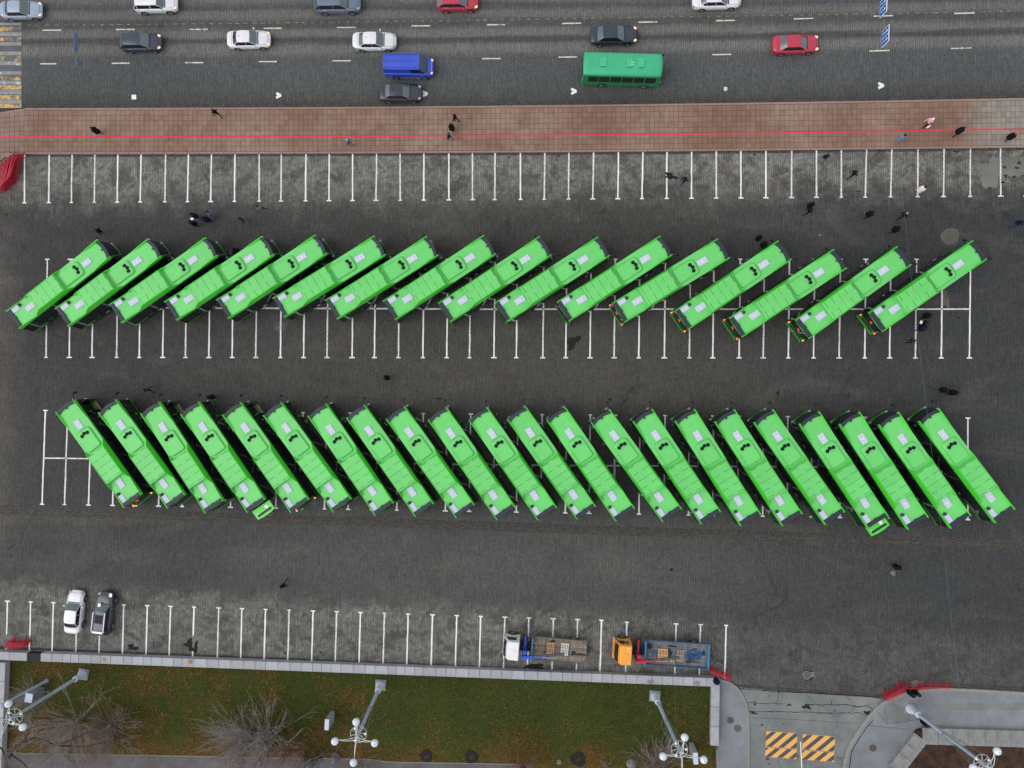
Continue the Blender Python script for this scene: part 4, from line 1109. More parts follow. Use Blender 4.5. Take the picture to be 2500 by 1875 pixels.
for o in [x for x in bpy.data.objects if x.get('_i') is not None]:
    idx = o['_i']; del o['_i']; row, i = idx//100, idx % 100
    if (row == 0 and i >= 11) or (row == 1 and i in (0, 4)):
        for k in kid(o, 'tail_lamp'):
            me_ = k.data.copy(); me_.materials[0] = M_LAMPON if i % 2 else M_LAMPAMB; k.data = me_
            k['label'] = 'lit red tail lamp'
        if row == 0 or i == 0:
            q = MB(); q.cbox(-5.945, .12, 2.2, .03, .26, .09, .01); q.cbox(-5.95, .02, 2.08, .03, .16, .07, .01); q.build('route_display', M_DISP, o)
    if row == 1 and i in (3, 18):
        for k in kid(o, 'engine_hatch'):
            for g in KIDS.get(k.name, []): bpy.data.objects.remove(g)
            bpy.data.objects.remove(k)
        q = MB(); sh = .30 if i == 3 else 0.0
        q.prism([(-5.98, -1.05+0), (-6.98, -1.02), (-7.08, -.4), (-7.08, .4), (-6.98, 1.02), (-5.98, 1.05)][::-1], 2.00, 2.05); h = q.build('engine_hatch', M_BODYG, o); h['label'] = 'raised green rear hatch with black vent'
        q = MB(); q.cbox(-6.72, 0, 2.06, .24, 1.62, .03, .01); q.build('vent', M_MASK, h)
        q = MB(); q.prism([(-6.22, -.62), (-6.60, -.5), (-6.42, -.25), (-6.16, -.28)], 2.052, 2.058); q.build('sticker', M_WHT, h)
        q = MB(); q.box(-6.50, .72, 2.054, .06, .25, .008); q.box(-6.50, -.8, 2.054, .06, .25, .008); q.build('label_strip', M('pale_green_print', s2l(196, 236, 190), .5), h)
        q = MB(); q.box(-6.01, 0, 1.35, .05, 2.1, 1.0); q.build('engine_bay', M_BLACK, o)
        if i == 3: h.rotation_euler.z = R(0)
    if row == 1 and i in (0, 2, 4):
        dl = [k for k in kid(o, 'door_leaf')]
        # the two front leaves swing out, floor and sill show in the doorway
        fr_ = sorted(dl, key=lambda k: -max(v.co.x for v in k.data.vertices))[:2]
        for k in fr_: bpy.data.objects.remove(k)
        q = MB(); side_panel(q, 4.15, 5.35, .42, 2.45, -1, .006); q.build('doorway', M_BLACK, o)
        q = MB(); q.box(4.75, -1.37, .38, 1.2, .25, .06); fl = q.build('step', M_FLOOR, o)
        q = MB(); q.box(4.75, -1.51, .39, 1.2, .03, .08); q.build('step_edge', M_CREAM, fl)
        for xx in (4.10, 5.40):
            q = MB(); q.cbox(xx, -1.48, 1.42, .06, .5, 2.0, .02); q.build('door_leaf', M_GLASS2, o)['label'] = 'open front door leaf'
index_kids()
# orange hose on the ground behind a raised hatch, and exhaust smoke
M_HOSE = M('orange_hose', s2l(176, 98, 60), .6)
hp = [P(*q, .05) for q in ((645, 1252), (654, 1256), (660, 1259), (665, 1256), (667, 1251), (664, 1248), (659, 1247))]
hc = hp[0]; tag(MB().tube([p-hc for p in hp], .045, 6).build('hose', M_HOSE, None, hc), 'orange hose looped on the ground behind the raised rear hatch', 'hose')

# ------------------------------------------------------------------ CARS
M_CARGLASS = M('car_windscreen', s2l(74, 92, 98), .08, var=.12, scale=2.0, spec=.8, coat=.6)
M_CARGLASSD = M('car_glass_dark', (.012, .015, .02), .06, var=.1, spec=.7)
M_TRIM = M('trim_black', (.015, .016, .018), .5)
M_SEAMD = M('panel_gap', (.03, .03, .035), .7)
def paint(name, col, rough=.28, coat=.6): return M('paint_'+name, col, rough, 0.0, var=.05, scale=1.2, spec=.5, coat=coat, dirt=.10)
def make_car(P0, heading, pm, label, L=4.5, W=1.78, H=1.46, kind='sedan', lit=False, dark_rear=False, group=None, extra=None, roofm=None, cat='car'):
    """x forward; hood, glasshouse and lamps from a few proportions"""
    t = empty('car' if kind != 'van' else 'van', (P0.x, P0.y, 0), heading, label, cat, group)
    h, w_ = L/2, W/2
    if kind == 'sedan': xs = dict(ws0=.20*L, ws1=.055*L, r1=-.215*L, r0=-.345*L); belt = .92; tail = .98; hz = .88
    elif kind == 'suv': xs = dict(ws0=.215*L, ws1=.085*L, r1=-.385*L, r0=-.465*L); belt = 1.02; tail = 1.06; hz = 1.0
    elif kind == 'hatch': xs = dict(ws0=.22*L, ws1=.05*L, r1=-.33*L, r0=-.46*L); belt = .98; tail = 1.02; hz = .93
    else: xs = dict(ws0=.345*L, ws1=.235*L, r1=-.49*L, r0=-.498*L); belt = 1.18; tail = 1.25; hz = 1.10
    # body: stations along x; each a cross-section from sill to centre line
    st = [(-h, .50, .55, tail-.20), (-h+.03, .66, .46, tail-.13), (-h+.09, .79, .38, tail-.07), (-h+.20, .89, .28, tail-.02), (-h+.40, .955, .24, tail), (xs['r0']+.12, .985, .20, tail+.01), (-.2*L, 1.0, .2, belt+.02), (0, 1.0, .2, belt), (xs['ws0']-.1, .995, .2, belt), (xs['ws0']+.15, .985, .2, hz+.02),
          (.36*L, .965, .22, hz-.05), (h-.42, .90, .22, hz-.11), (h-.24, .82, .24, hz-.17), (h-.11, .70, .30, hz-.24), (h-.03, .54, .38, hz-.31), (h, .36, .46, hz-.37)]
    if kind == 'van': st = [(-h, .94, .45, tail), (-h+.06, .97, .3, tail+.02), (-.3*L, 1.0, .26, tail), (0, 1.0, .26, tail), (xs['ws0']-.3, 1.0, .26, belt+.03), (xs['ws0'], .99, .26, belt), (.42*L, .94, .28, hz-.05), (h-.18, .88, .3, hz-.18), (h-.03, .8, .36, hz-.34), (h, .66, .5, hz-.45)]
    loops = []
    for x, f, z0, z1 in st:
        y = w_*f; zz = z1
        half = [(y*.93, z0), (y*.985, z0+.12), (y, (z0+zz)/2+.02), (y*.985, zz-.14), (y*.93, zz-.045), (y*.84, zz-.005), (y*.5, zz+.022), (0, zz+.03)]
        loops.append([(x, -a, b_) for a, b_ in half]+[(x, a, b_) for a, b_ in half[-2::-1]])
    q = MB(); q.loft(loops, True, True, True, 0, True); q.build('body', pm, t)
    # glasshouse: painted shell, then panes just proud of it
    bw = w_*.88; rw = w_*(.70 if kind != 'van' else .86); zb = belt-.03; top = H
    def gz(x):                                      # roof line
        return top-.035*((x-(xs['ws1']+xs['r1'])/2)/(.5*(xs['ws1']-xs['r1'])))**2
    def sec(x, z, hw, crown): return [(x, hw*c, z+crown*(1-c*c)) for c in (-1, -.97, -.7, -.35, 0, .35, .7, .97, 1)]
    A = sec(xs['ws0'], zb+.02, bw*.97, .05); A = [(p[0]+.10*(1-(p[1]/bw)**2), p[1], p[2]) for p in A]
    B = sec(xs['ws1'], gz(xs['ws1'])-.05, rw*.97, .05); B = [(p[0]+.06*(1-(p[1]/rw)**2), p[1], p[2]) for p in B]
    xm = [xs['ws1']+(xs['r1']-xs['ws1'])*k/3 for k in (1, 2)]
    C1, C2 = sec(xm[0], gz(xm[0])-.05, rw, .06), sec(xm[1], gz(xm[1])-.05, rw*.99, .06)
    D = sec(xs['r1'], gz(xs['r1'])-.05, rw*.93, .05); D = [(p[0]-.05*(1-(p[1]/rw)**2), p[1], p[2]) for p in D]
    E = sec(xs['r0'], tail-.0 if kind != 'van' else zb+.1, bw*.93, .04); E = [(p[0]-.07*(1-(p[1]/bw)**2), p[1], p[2]) for p in E]
    q = MB(); q.loft([B, C1, C2, D], False, False, False, 0, True); q.build('roof', roofm or pm, t)
    q = MB(); q.loft([A, B], False, False, False, 0, True); q.loft([D, E], False, False, False, 0, True)
    for s in (0, -1):
        rail = [A[s], B[s], C1[s], C2[s], D[s], E[s]]; bot = [(p[0], math.copysign(bw*.985, p[1]), zb) for p in rail]
        q.loft([rail, bot], False, False, False, 0, False)
    q.build('pillars', pm, t)
    def pane(lo, hi, a, b_, u0, u1, off, name, mat):
        q = MB(); g = []
        for v in (u0, (u0+u1)/2, u1):
            g.append([Vector(lo[k])*(1-v)+Vector(hi[k])*v+Vector((0, 0, off)) for k in range(a, b_)])
        q.loft(g, False, False, False, 0, True); return q.build(name, mat, t)
    pane(A, B, 1, 8, .04, .94, .012, 'windscreen', M_CARGLASS)
    if kind != 'van': pane(E, D, 1, 8, .14, .93, .012, 'rear_window', M_CARGLASSD if dark_rear else M_CARGLASS)
    for s in (0, -1):
        rail = [A[s], B[s], C1[s], C2[s], D[s], E[s]]
        bot = [(p[0], math.copysign(bw*.985, p[1]), zb) for p in rail]
        rng = [(0, 1), (1, 2), (2, 4)] if kind != 'van' else [(0, 1), (1, 1.6)]
        def at(l, u):
            i = min(int(u), 4); f = u-i; return Vector(l[i])*(1-f)+Vector(l[i+1])*f
        spans = [(.25, 1.95), (2.05, 3.9)] + ([(4.0, 4.75)] if kind in ('suv', 'hatch') else [(3.95, 4.5)]) if kind != 'van' else [(.3, 1.75)]
        for u0, u1 in spans:
            q = MB(); tp, bt = [], []
            for k in range(5):
                u = u0+(u1-u0)*k/4; a_, b2 = at(rail, u), at(bot, u); yo = math.copysign(.012, a_.y)
                tp.append(a_*.90+b2*.10+Vector((0, yo, 0))); bt.append(a_*.12+b2*.88+Vector((0, yo, 0)))
            q.loft([tp, bt], False, False, False, 0, False); q.build('side_window', M_CARGLASSD, t)
    # hood and boot shut lines
    q = MB(); x1, x0 = h-.26, xs['ws0']+.17
    def zat(x, yf):
        for a, b_ in zip(st, st[1:]):
            if a[0] <= x <= b_[0]: return a[3]+(b_[3]-a[3])*(x-a[0])/(b_[0]-a[0])+.026*(1-yf*yf)
        return hz
    for s in (-1, 1):
        l = [(x0+(x1-x0)*k/4, s*w_*(.80-.10*k/4), zat(x0+(x1-x0)*k/4, .78)+.012) for k in range(5)]
        q.tube(l, .010, 4)
    q.tube([(x1, w_*y, zat(x1, y)+.012) for y in (-.70, -.35, 0, .35, .70)], .010, 4)
    if kind == 'sedan':
        xb = xs['r0']-.13; q.tube([(xb, w_*y, tail+.035-.02*y*y) for y in (-.78, -.4, 0, .4, .78)], .010, 4)
    q.build('shut_lines', M_SEAMD, t)
    q = MB(); q.box(xs['ws0']+.13, 0, zat(xs['ws0']+.13, 0)+.012, .10, w_*1.5, .012); q.build('wiper_cowl', M_TRIM, t)
    for s in (-1, 1):
        q = MB(); q.cbox(h-.24, s*w_*.68, hz-.185, .34, .24, .12, .05, rz=-s*.45, sm=True); q.build('headlamp', M_HEADON if lit else M_HEAD, t)
        q = MB(); q.cbox(-h+.16, s*w_*.78, tail-.14, .22, .20, .13, .04, rz=s*.35); q.build('tail_lamp', M_LAMPOFF, t)
        q = MB(); q.cbox(xs['ws0']-.28, s*(w_+.08), belt+.06, .14, .22, .14, .04, sm=True); q.build('mirror', pm, t)
        for x in (.30*L, -.29*L):
            r = .32 if kind in ('sedan', 'hatch') else .36
            q = MB(); ar = [(x+(r+.06)*math.cos(a), s*(w_*.999+.004), r+(r+.06)*math.sin(a)) for a in [math.pi*k/10 for k in range(11)]]; q.add(ar, [list(range(11))]); q.build('wheel_arch', M_TRIM, t)
            q = MB(); q.cyl((x, s*(w_-.22), r), (x, s*(w_+.02), r), r, 20); wh = q.build('wheel', M_TYRE, t)
            q = MB(); q.cyl((x, s*(w_-.05), r), (x, s*(w_+.03), r), r*.66, 14)
            q.build('rim', M_RIM, wh)
    q = MB(); q.tube([(xs['r1']+.35, 0, top+.01), (xs['r1']+.2, 0, top+.12)], .015, 5); q.build('aerial', M_TRIM, t)
    q = MB(); q.cbox(h-.0, 0, .45, .06, W*.6, .14, .02); q.build('grille', M_TRIM, t)
    if extra: extra(t, dict(L=L, W=W, H=H, xs=xs, belt=belt, w=w_, h=h, gz=gz, rw=rw, tail=tail))
    return t
WHITEP = paint('white', (.72, .73, .76), .3); SILVER = paint('silver_blue', s2l(150, 165, 185), .3); NAVY = paint('navy', s2l(42, 52, 72), .3); BLK = paint('black_blue', s2l(38, 44, 58), .3); DKSUV = paint('charcoal', s2l(62, 62, 76), .35)
SLATE = paint('slate_blue', s2l(98, 110, 132), .3); REDP = paint('red', s2l(176, 42, 66), .3); DGREEN = paint('dark_sedan', s2l(34, 44, 66), .3); BLUEV = paint('blue', s2l(40, 72, 190), .35)
def roof_rails(t, g):
    for s in (-1, 1):
        q = MB(); x0, x1 = g['xs']['ws1']-.05, g['xs']['r1']+.1; q.tube([(x0, s*g['rw']*1.0, g['H']-.03), (x0-.15, s*g['rw']*1.0, g['H']+.04), (x1+.1, s*g['rw'], g['H']+.02), (x1, s*g['rw'], g['H']-.05)], .055, 8); q.build('roof_rail', M('rail_bright', (.78, .79, .82), .3, var=.03), t)
    q = MB(); q.box((g['xs']['ws1']-.75), 0, g['H']+.012, .85, .80, .02); q.build('sunroof', M('sunroof_tint', s2l(44, 46, 56), .6, var=.1, spec=.15), t)
    q = MB(); q.cbox(g['xs']['r1']+.02, 0, g['H']-.0, .20, 1.1, .05, .02); q.build('spoiler', M_WHT, t)
    q = MB(); q.box(g['xs']['ws1']+.62, .25, 1.30, .34, .30, .008); q.build('paper', M_WHT, t)
    q = MB(); q.box(g['h']-.24, -.62, .94, .36, .28, .01); q.build('headlamp_sticker', M_WHT, t)
def taxi_mark(t, g):
    q = MB(); x0 = -g['h']+.15
    v = [(x0, -g['w']*.99-.004, .80), (x0+.75, -g['w']*1.0-.01, .55), (x0+1.1, -g['w']*1.0-.01, .60), (x0+.6, -g['w']*.985-.008, .88), (x0+.05, -g['w']*.94-.01, .92)]
    q.add(v, [(0, 1, 2, 3, 4)]); q.build('green_decal', M('decal_green', s2l(40, 170, 90), .4), t)
def van_extra(t, g):
    q = MB(); q.box(-.85*1, 0, g['H']+.032, 3.2, .012, .01)
    for s in (-1, 1): q.box(-.7, s*g['rw']*.80, g['H']+.0, 3.3, .03, .02)
    q.build('roof_ribs', M('van_rib', s2l(30, 52, 150), .5), t)
    q = MB(); q.cbox(g['h']-.36, 0, .98, .42, .95, .03, .01); q.build('hood_plate', M('van_hood_plate', s2l(120, 132, 205), .5), t)
    q = MB(); q.box(-.2, -g['w']-.01, .40, 4.0, .012, .07); q.build('side_stripe', M('van_stripe', s2l(200, 150, 180), .5), t)
def pc(r, x, y, z): return PZ(r, x, y, z)
RDG = 'cars driving on the road'
make_car(pc('a1', 172, 75, .9), R(0), SILVER, 'pale blue silver car cut off by the top left corner, beside the zebra crossing', 4.45, 1.76, 1.47, 'sedan', True, group=RDG)
make_car(pc('a1', 1330, 12, 1.0), R(0), WHITEP, 'white hatchback in the far lane, second car from the top left corner', 4.6, 1.85, 1.6, 'suv', True, group=RDG)
make_car(pc('a1', 1200, 352, 1.0), R(0), NAVY, 'dark navy hatchback with both headlamps lit, left in the middle lane', 4.35, 1.82, 1.55, 'hatch', True, group=RDG)
make_car(P(605.5, 93.5, .9), R(0.5), WHITEP, 'plain white sedan with lit headlamps behind the navy hatchback', 4.5, 1.74, 1.45, 'sedan', True, dark_rear=True, group=RDG)
make_car(pc('a2', 697, 15, 1.0), R(0), SLATE, 'slate grey blue crossover with roof rails at the top edge', 4.8, 1.86, 1.62, 'suv', False, group=RDG)
make_car(pc('a2', 1735, 5, .9), R(0), REDP, 'red hatchback cut off by the top edge of the road', 4.25, 1.74, 1.5, 'hatch', True, group=RDG)
make_car(pc('a2', 1017, 345, .9), R(-.5), WHITEP, 'white taxi sedan with a green swoosh on its rear side', 4.5, 1.76, 1.46, 'sedan', False, group=RDG, extra=taxi_mark)
make_car(pc('a3', 877, 292, .9), R(.8), DGREEN, 'dark blue sedan driving beside the green minibus', 4.75, 1.82, 1.44, 'sedan', True, group=RDG)
make_car(pc('a3', 1768, -18, .9), R(1), WHITEP, 'white sedan cut off by the top edge right of the middle', 4.9, 1.84, 1.44, 'sedan', False, group=RDG)
make_car(pc('a4', 243, 370, .9), R(1.6), REDP, 'red sedan driving alone at the right of the road', 4.6, 1.78, 1.44, 'sedan', True, group=RDG)
make_car(pc('a2', 1243, 790, .9), R(-.8), BLK, 'black sedan stopped at the kerb behind a painted lane letter', 4.35, 1.75, 1.44, 'sedan', False)
make_car(pc('a2', 1318, 562, 1.2), R(-1.5), BLUEV, 'bright blue panel van driving beside the kerb lane', 4.95, 1.95, 2.15, 'van', True, extra=van_extra, cat='van')
make_car(P(178.5, 1495, .9), R(90-5), WHITEP, 'white sedan parked in the lower left stalls', 4.45, 1.74, 1.46, 'sedan', False, dark_rear=True)
make_car(P(251, 1499, .9), R(90-6), DKSUV, 'dark grey station wagon with bright roof rails parked beside the white sedan', 4.5, 1.76, 1.58, 'suv', False, extra=roof_rails)

# ------------------------------------------------------------------ green minibus on the road
M_BUS2 = M('minibus_green', (.035, .40, .20), .4, var=.05, scale=.8, dirt=.05, coat=.2); M_BUS2D = M('minibus_side_green', (.012, .22, .06), .35, var=.05, coat=.3)
def make_minibus(c, rz):
    t = empty('minibus', (c.x, c.y, 0), rz, 'emerald green minibus driving in the kerb lane of the road', 'bus')
    L, w_ = 7.9, 1.20
    def rg(z, w1, xf, xr): return [(xf, -w1*.9, z), (xf+.08, -w1*.4, z), (xf+.10, 0, z), (xf+.08, w1*.4, z), (xf, w1*.9, z), (xf-.16, w1, z), (0, w1, z), (xr+.12, w1, z), (xr, w1*.92, z), (xr-.03, 0, z), (xr, -w1*.92, z), (xr+.12, -w1, z), (0, -w1, z), (xf-.16, -w1, z)]
    q = MB(); q.loft([rg(.32, w_-.05, 3.9, -3.9), rg(.5, w_, 3.95, -3.95), rg(2.55, w_-.07, 3.8, -3.88)], True, True, False, 0, False)
    q.build('body', M_BUS2D, t)
    q = MB(); q.loft([rg(2.55, w_-.07, 3.8, -3.88), rg(2.75, w_-.10, 3.74, -3.84), rg(2.86, w_-.26, 3.6, -3.74), rg(2.90, w_-.6, 3.3, -3.4)], True, False, True, 0, True); q.build('roof', M_BUS2, t)
    for x in (-1.95, .62, 1.75):
        q = MB(); q.cbox(x, .12, 2.93, .62, .95, .08, .03); h = q.build('roof_hatch', M('minibus_hatch', (.05, .46, .24), .4, var=.03), t)
        q = MB(); q.box(x, -.40, 2.93, .58, .03, .05); q.build('hinge', M_BUS2D, h)
    q = MB()
    for y in (-.1, .1): q.cbox(.92, y, 2.96, .34, .05, .05, .01)
    q.build('roof_marks', M('pale_mark', s2l(180, 225, 180), .5), t)
    for s in (-1, 1):
        for k, (a, b_) in enumerate(((-3.3, -2.35), (-2.25, -1.2), (-1.1, -.05), (.05, 1.1), (1.2, 2.2), (2.3, 3.35))):
            q = MB(); q.add([(a, s*(w_-.012), 1.25), (b_, s*(w_-.012), 1.25), (b_, s*(w_-.055), 2.3), (a, s*(w_-.055), 2.3)], [(0, 1, 2, 3)]); q.build('window', M_CARGLASSD, t)
        for x in (2.35, -1.9):
            q = MB(); q.cyl((x, s*.9, .42), (x, s*1.22, .42), .42, 20); wh = q.build('wheel', M_TYRE, t)
            q = MB(); q.cyl((x, s*1.1, .42), (x, s*1.24, .42), .25, 14); q.build('rim', M_RIM, wh)
        q = MB(); q.cbox(-3.95, s*.98, 1.0, .08, .14, .3, .02); q.build('tail_lamp', M_LAMPOFF, t)
        q = MB(); q.cbox(3.95, s*.85, .75, .14, .25, .18, .04); q.build('headlamp', M_HEAD, t)
        q = MB(); q.tube([(3.7, s*1.05, 2.2), (3.95, s*1.35, 2.1)], .03, 5); q.cbox(3.97, s*1.36, 1.9, .1, .18, .35, .03); q.build('mirror', M_BLACK, t)
    q = MB(); q.add([(3.93, -1.0, 1.2), (3.93, 1.0, 1.2), (3.87, .98, 2.35), (3.87, -.98, 2.35)], [(0, 1, 2, 3)]); q.add([(4.02, -.5, 1.2), (4.04, .5, 1.2), (3.96, .5, 2.35), (3.95, -.5, 2.35)], [(0, 1, 2, 3)]); q.build('windscreen', M_CARGLASSD, t)
    q = MB(); q.box(-3.99, 0, 1.85, .03, 1.7, .8); q.build('rear_window', M_CARGLASSD, t)
make_minibus(pc('a3', 955, 565, 2.4), R(-2.6))

# ------------------------------------------------------------------ crane trucks
def crane_truck(label, cabc, bedc, rz, cabm, bedm, boomm, rounded, L, W, planks, deckm):
    """local +x forward; bed centred on the origin"""
    fwd = Vector((math.cos(rz), math.sin(rz), 0)); side = Vector((-fwd.y, fwd.x, 0))
    t = empty('crane_truck', (bedc.x, bedc.y, 0), rz, label, 'truck')
    dv = Vector((cabc.x-bedc.x, cabc.y-bedc.y, 0)); xc, yc = dv.dot(fwd), 0.0
    h = L/2
    # chassis
    q = MB(); 
    for s in (-1, 1): q.box((xc-h)/2+.2, s*.42, .85, xc+h-.4, .12, .24)
    q.box((xc-h)/2, 0, .8, xc+h-1.0, .7, .08); q.build('chassis', M_TRIM, t)
    # cab: shell with sloping windscreen
    w_ = W/2*.86
    def rg(z, xf, xr, w1): return [(xc+xf, -w1*.90, z), (xc+xf+.05, -w1*.4, z), (xc+xf+.05, w1*.4, z), (xc+xf, w1*.90, z), (xc+xf-.14, w1, z), (xc+xr, w1, z), (xc+xr, -w1, z), (xc+xf-.14, -w1, z)]
    q = MB(); q.loft([rg(.55, .92, -.60, w_*.97), rg(.75, .97, -.62, w_), rg(1.55, .93, -.62, w_), rg(2.45, .62, -.60, w_*.94), rg(2.72, .50, -.59, w_*.91), rg(2.80, .40, -.54, w_*.84)], True, True, True, 0, False); q.build('cab', cabm, t)
    q = MB(); a, b_ = rg(1.60, .915, -.64, w_), rg(2.40, .64, -.62, w_*.93); q.loft([[(p[0]+.015, p[1]*.96, p[2]) for p in a[0:4]], [(p[0]+.015, p[1]*.96, p[2]) for p in b_[0:4]]], False, False, False, 0, False); q.build('windscreen', M_CARGLASSD, t)
    for s in (-1, 1):
        q = MB(); q.add([(xc+.78, s*(w_+.008), 1.6), (xc-.28, s*(w_+.008), 1.6), (xc-.28, s*(w_*.945+.008), 2.35), (xc+.5, s*(w_*.945+.008), 2.35)], [(0, 1, 2, 3)]); q.build('side_window', M_CARGLASSD, t)
        q = MB(); q.tube([(xc+.72, s*w_, 2.3), (xc+.9, s*(w_+.30), 2.3), (xc+.9, s*(w_+.30), 1.9)], .02, 5); q.cbox(xc+.92, s*(w_+.30), 2.0, .07, .2, .4, .02); q.build('mirror', M_TRIM, t)
        q = MB(); q.cbox(xc+.97, s*w_*.75, .78, .08, .3, .16, .03); q.build('headlamp', M_HEAD, t)
        q = MB(); q.cbox(-h-.02, s*W*.40, .82, .06, .24, .12, .02); q.build('tail_lamp', M_LAMPOFF, t)
        for x, dbl in ((xc+.15, 0), (-h+1.35, 1)):
            q = MB(); q.cyl((x, s*(W/2-.42-.15*dbl), .48), (x, s*(W/2-.10), .48), .48, 22); wh = q.build('wheel', M_TYRE, t)
            q = MB(); q.cyl((x, s*(W/2-.2), .48), (x, s*(W/2-.08), .48), .26, 14); q.build('rim', M_RIM, wh)
    q = MB(); q.cbox(xc+.99, 0, .62, .12, W*.88, .22, .04); q.build('front_bumper', cabm, t)
    q = MB(); q.cbox(xc-.05, -.0, 2.83, .36, .36, .05, .02); q.build('roof_hatch', cabm, t)
    q = MB(); q.cbox(xc-.3, w_*.6, 2.82, .1, .08, .08, .02); q.cbox(xc-.3, -w_*.7, 2.82, .1, .08, .08, .02); q.build('marker_lamp', M_WHT, t)
    # bed: deck boards, low side boards, headboard
    q = MB(); q.cbox(0, 0, 1.02, L, W-.04, .12, .02); q.build('bed_frame', bedm, t)
    nb = planks; bwid = (W-.16)/nb
    for k in range(nb):
        q = MB(); ll = L-.12 if not rounded else L-.12-(.35 if k in (0, nb-1) else .1 if k in (1, nb-2) else 0)
        q.cbox((L-.12-ll)/2, 0, 0, ll, bwid-.014, .035, .008); o = q.build('deck_board', deckm, t, (0, -W/2+.08+bwid*(k+.5), 1.105+RND.uniform(-.006, .006)))
    for s in (-1, 1):
        q = MB(); q.cbox(0 if not rounded else .2, s*(W/2-.02), 1.26, L if not rounded else L-.5, .05, .42 if not rounded else .12, .015); q.build('side_board', bedm, t)
    q = MB(); q.cbox(h-.04, 0, 1.55, .09, W, .95, .02); q.build('headboard', M('headboard_blue', s2l(66, 132, 190), .5, dirt=.3), t)
    if not rounded: q = MB(); q.cbox(-h+.03, 0, 1.26, .07, W, .44, .015); q.build('tailboard', M('tailboard_blue', s2l(48, 150, 200), .5, dirt=.1), t)
    # crane: column, base frame, folded boom lying over the bed
    xk = h+.62
    q = MB(); q.cbox(xk, 0, 1.15, .50, W*.92, .35, .05); q.build('crane_base', M_TRIM, t)
    q = MB(); q.cbox(xk+.02, .15, 1.9, .36, .42, 1.3, .06); q.cbox(xk+.03, -W*.18, 1.62, .18, W*.66, .16, .03); q.build('crane_column', boomm, t)
    q = MB(); 
    for p in ((xk+.2, -.2, 1.5), (xk-.1, -.7, 1.45), (xk+.15, .6, 1.4)): q.cyl(p, (p[0], p[1], p[2]+.25), .10, 8)
    q.tube([(xk+.1, .4, 1.5), (xk-.2, .55, 1.9), (xk+.1, .2, 2.4)], .025, 5); q.build('hydraulics', M_TRIM, t)
    b0 = Vector((xk+.35, .62, 2.45)); b1 = Vector((h-1.35, .35, 2.35)); b2 = Vector((h-3.25, .02, 2.15))
    q = MB(); d = (b1-b0); q.add(*beam(b0, b1, .27, .28)); q.build('boom', boomm, t)
    q = MB(); q.add(*beam(b0+Vector((-1.1, -.16, .05)), b2, .22, .22)); q.add(*beam(b1+Vector((.5, .18, -.05)), b2+Vector((.5, .18, 0)), .09, .09)); q.build('boom_extension', M('boom_grey', s2l(74, 80, 90), .5, var=.2), t)
    q = MB(); q.cyl(b1+Vector((.3, .05, .16)), b1+Vector((-1.2, .0, .12)), .035, 8); q.build('ram', M_RIM, t)
    return t, fwd, side
def beam(a, b_, wd, ht):
    d = (b_-a).normalized(); s = d.cross(Vector((0, 0, 1))).normalized()*wd/2; u = Vector((0, 0, ht/2)); v = []
    for p in (a, b_):
        for i, j in ((-1, -1), (1, -1), (1, 1), (-1, 1)): v.append(p+s*i+u*j)
    return v, [(0,1,5,4),(1,2,6,5),(2,3,7,6),(3,0,4,7),(0,3,2,1),(4,5,6,7)]
def tz1(x, y, z=0): return P(1210+x/8.848, 1520+y/8.848, z)
def tz2(x, y, z=0): return P(1480+x/6.9125, 1530+y/6.9125, z)
M_DECK1 = vary(M('deck_wood_weathered', s2l(122, 110, 100), .85, var=.35, scale=1.8, dirt=.8, bump=.3), .25)
M_DECK2 = vary(M('deck_worn_blue', s2l(104, 106, 112), .7, var=.4, scale=1.4, dirt=.75), .22)
rz1 = R(180-4.4)
d1_ = (tz1(230, 520, 1.1)-tz1(1930, 640, 1.1))
crane_truck('white cabbed crane truck with blue boom and worn wooden bed', tz1(372, 572, 2.8), tz1(1370, 585, 1.1), rz1, paint('truck_white', (.74, .75, .77), .4, .2), M('bed_grey', s2l(96, 92, 90), .8, var=.2, dirt=.4), M('boom_blue', s2l(30, 74, 196), .45, dirt=.2), True, 5.5, 2.32, 9, M_DECK1)
rz2 = R(180-3.2)
crane_truck('orange cabbed crane truck with red boom and blue metal bed', tz2(330, 468, 2.8), tz2(1180, 452, 1.1), rz2, paint('truck_orange', s2l(236, 158, 56), .4, .2), M('bed_blue', s2l(70, 104, 150), .6, var=.2, dirt=.35), M('boom_red', s2l(176, 22, 56), .45, dirt=.2), False, 6.35, 2.42, 10, M_DECK2)
def pallet(c, z, rz, mat, label, along=5, L=1.2, W=.8):
    t = empty('pallet', (c.x, c.y, z), rz, label, 'pallet', 'pallets on the truck beds')
    for k in range(along):
        y = -W/2+W*(k+.5)/along; MB().cbox(0, 0, 0, L, W/along*.62, .022, .005).build('slat', mat, t, (0, y, .125))
    for k in (-1, 0, 1): MB().cbox(0, 0, 0, .10, W, .08, .01).build('bearer', mat, t, (k*(L/2-.05), 0, .065))
    MB().cbox(0, 0, .012, L, W, .022, .005).build('bottom_board', M('pallet_under', s2l(44, 38, 34), .9), t)
M_PAL = M('pallet_wood', s2l(176, 148, 108), .8, var=.2, bump=.2); M_PALG = M('pallet_grey', s2l(206, 204, 200), .8, var=.12); M_PALO = M('pallet_orange', s2l(222, 172, 112), .8, var=.12); M_PALB = M('pallet_brown', s2l(158, 140, 128), .8, var=.15)
pallet(tz1(1185, 556, 1.2), 1.13, R(90-4.4), M_PAL, 'tan wooden pallet under the blue boom on the worn truck bed', L=1.15)
pallet(tz1(1490, 576, 1.2), 1.13, R(90-6), M_PALG, 'pale grey pallet on the worn wooden truck bed', L=1.2)
pallet(tz2(952, 475, 1.2), 1.13, R(90-3), M_PALO, 'orange tan pallet under the red boom on the blue truck bed', along=7, L=1.2, W=1.0)
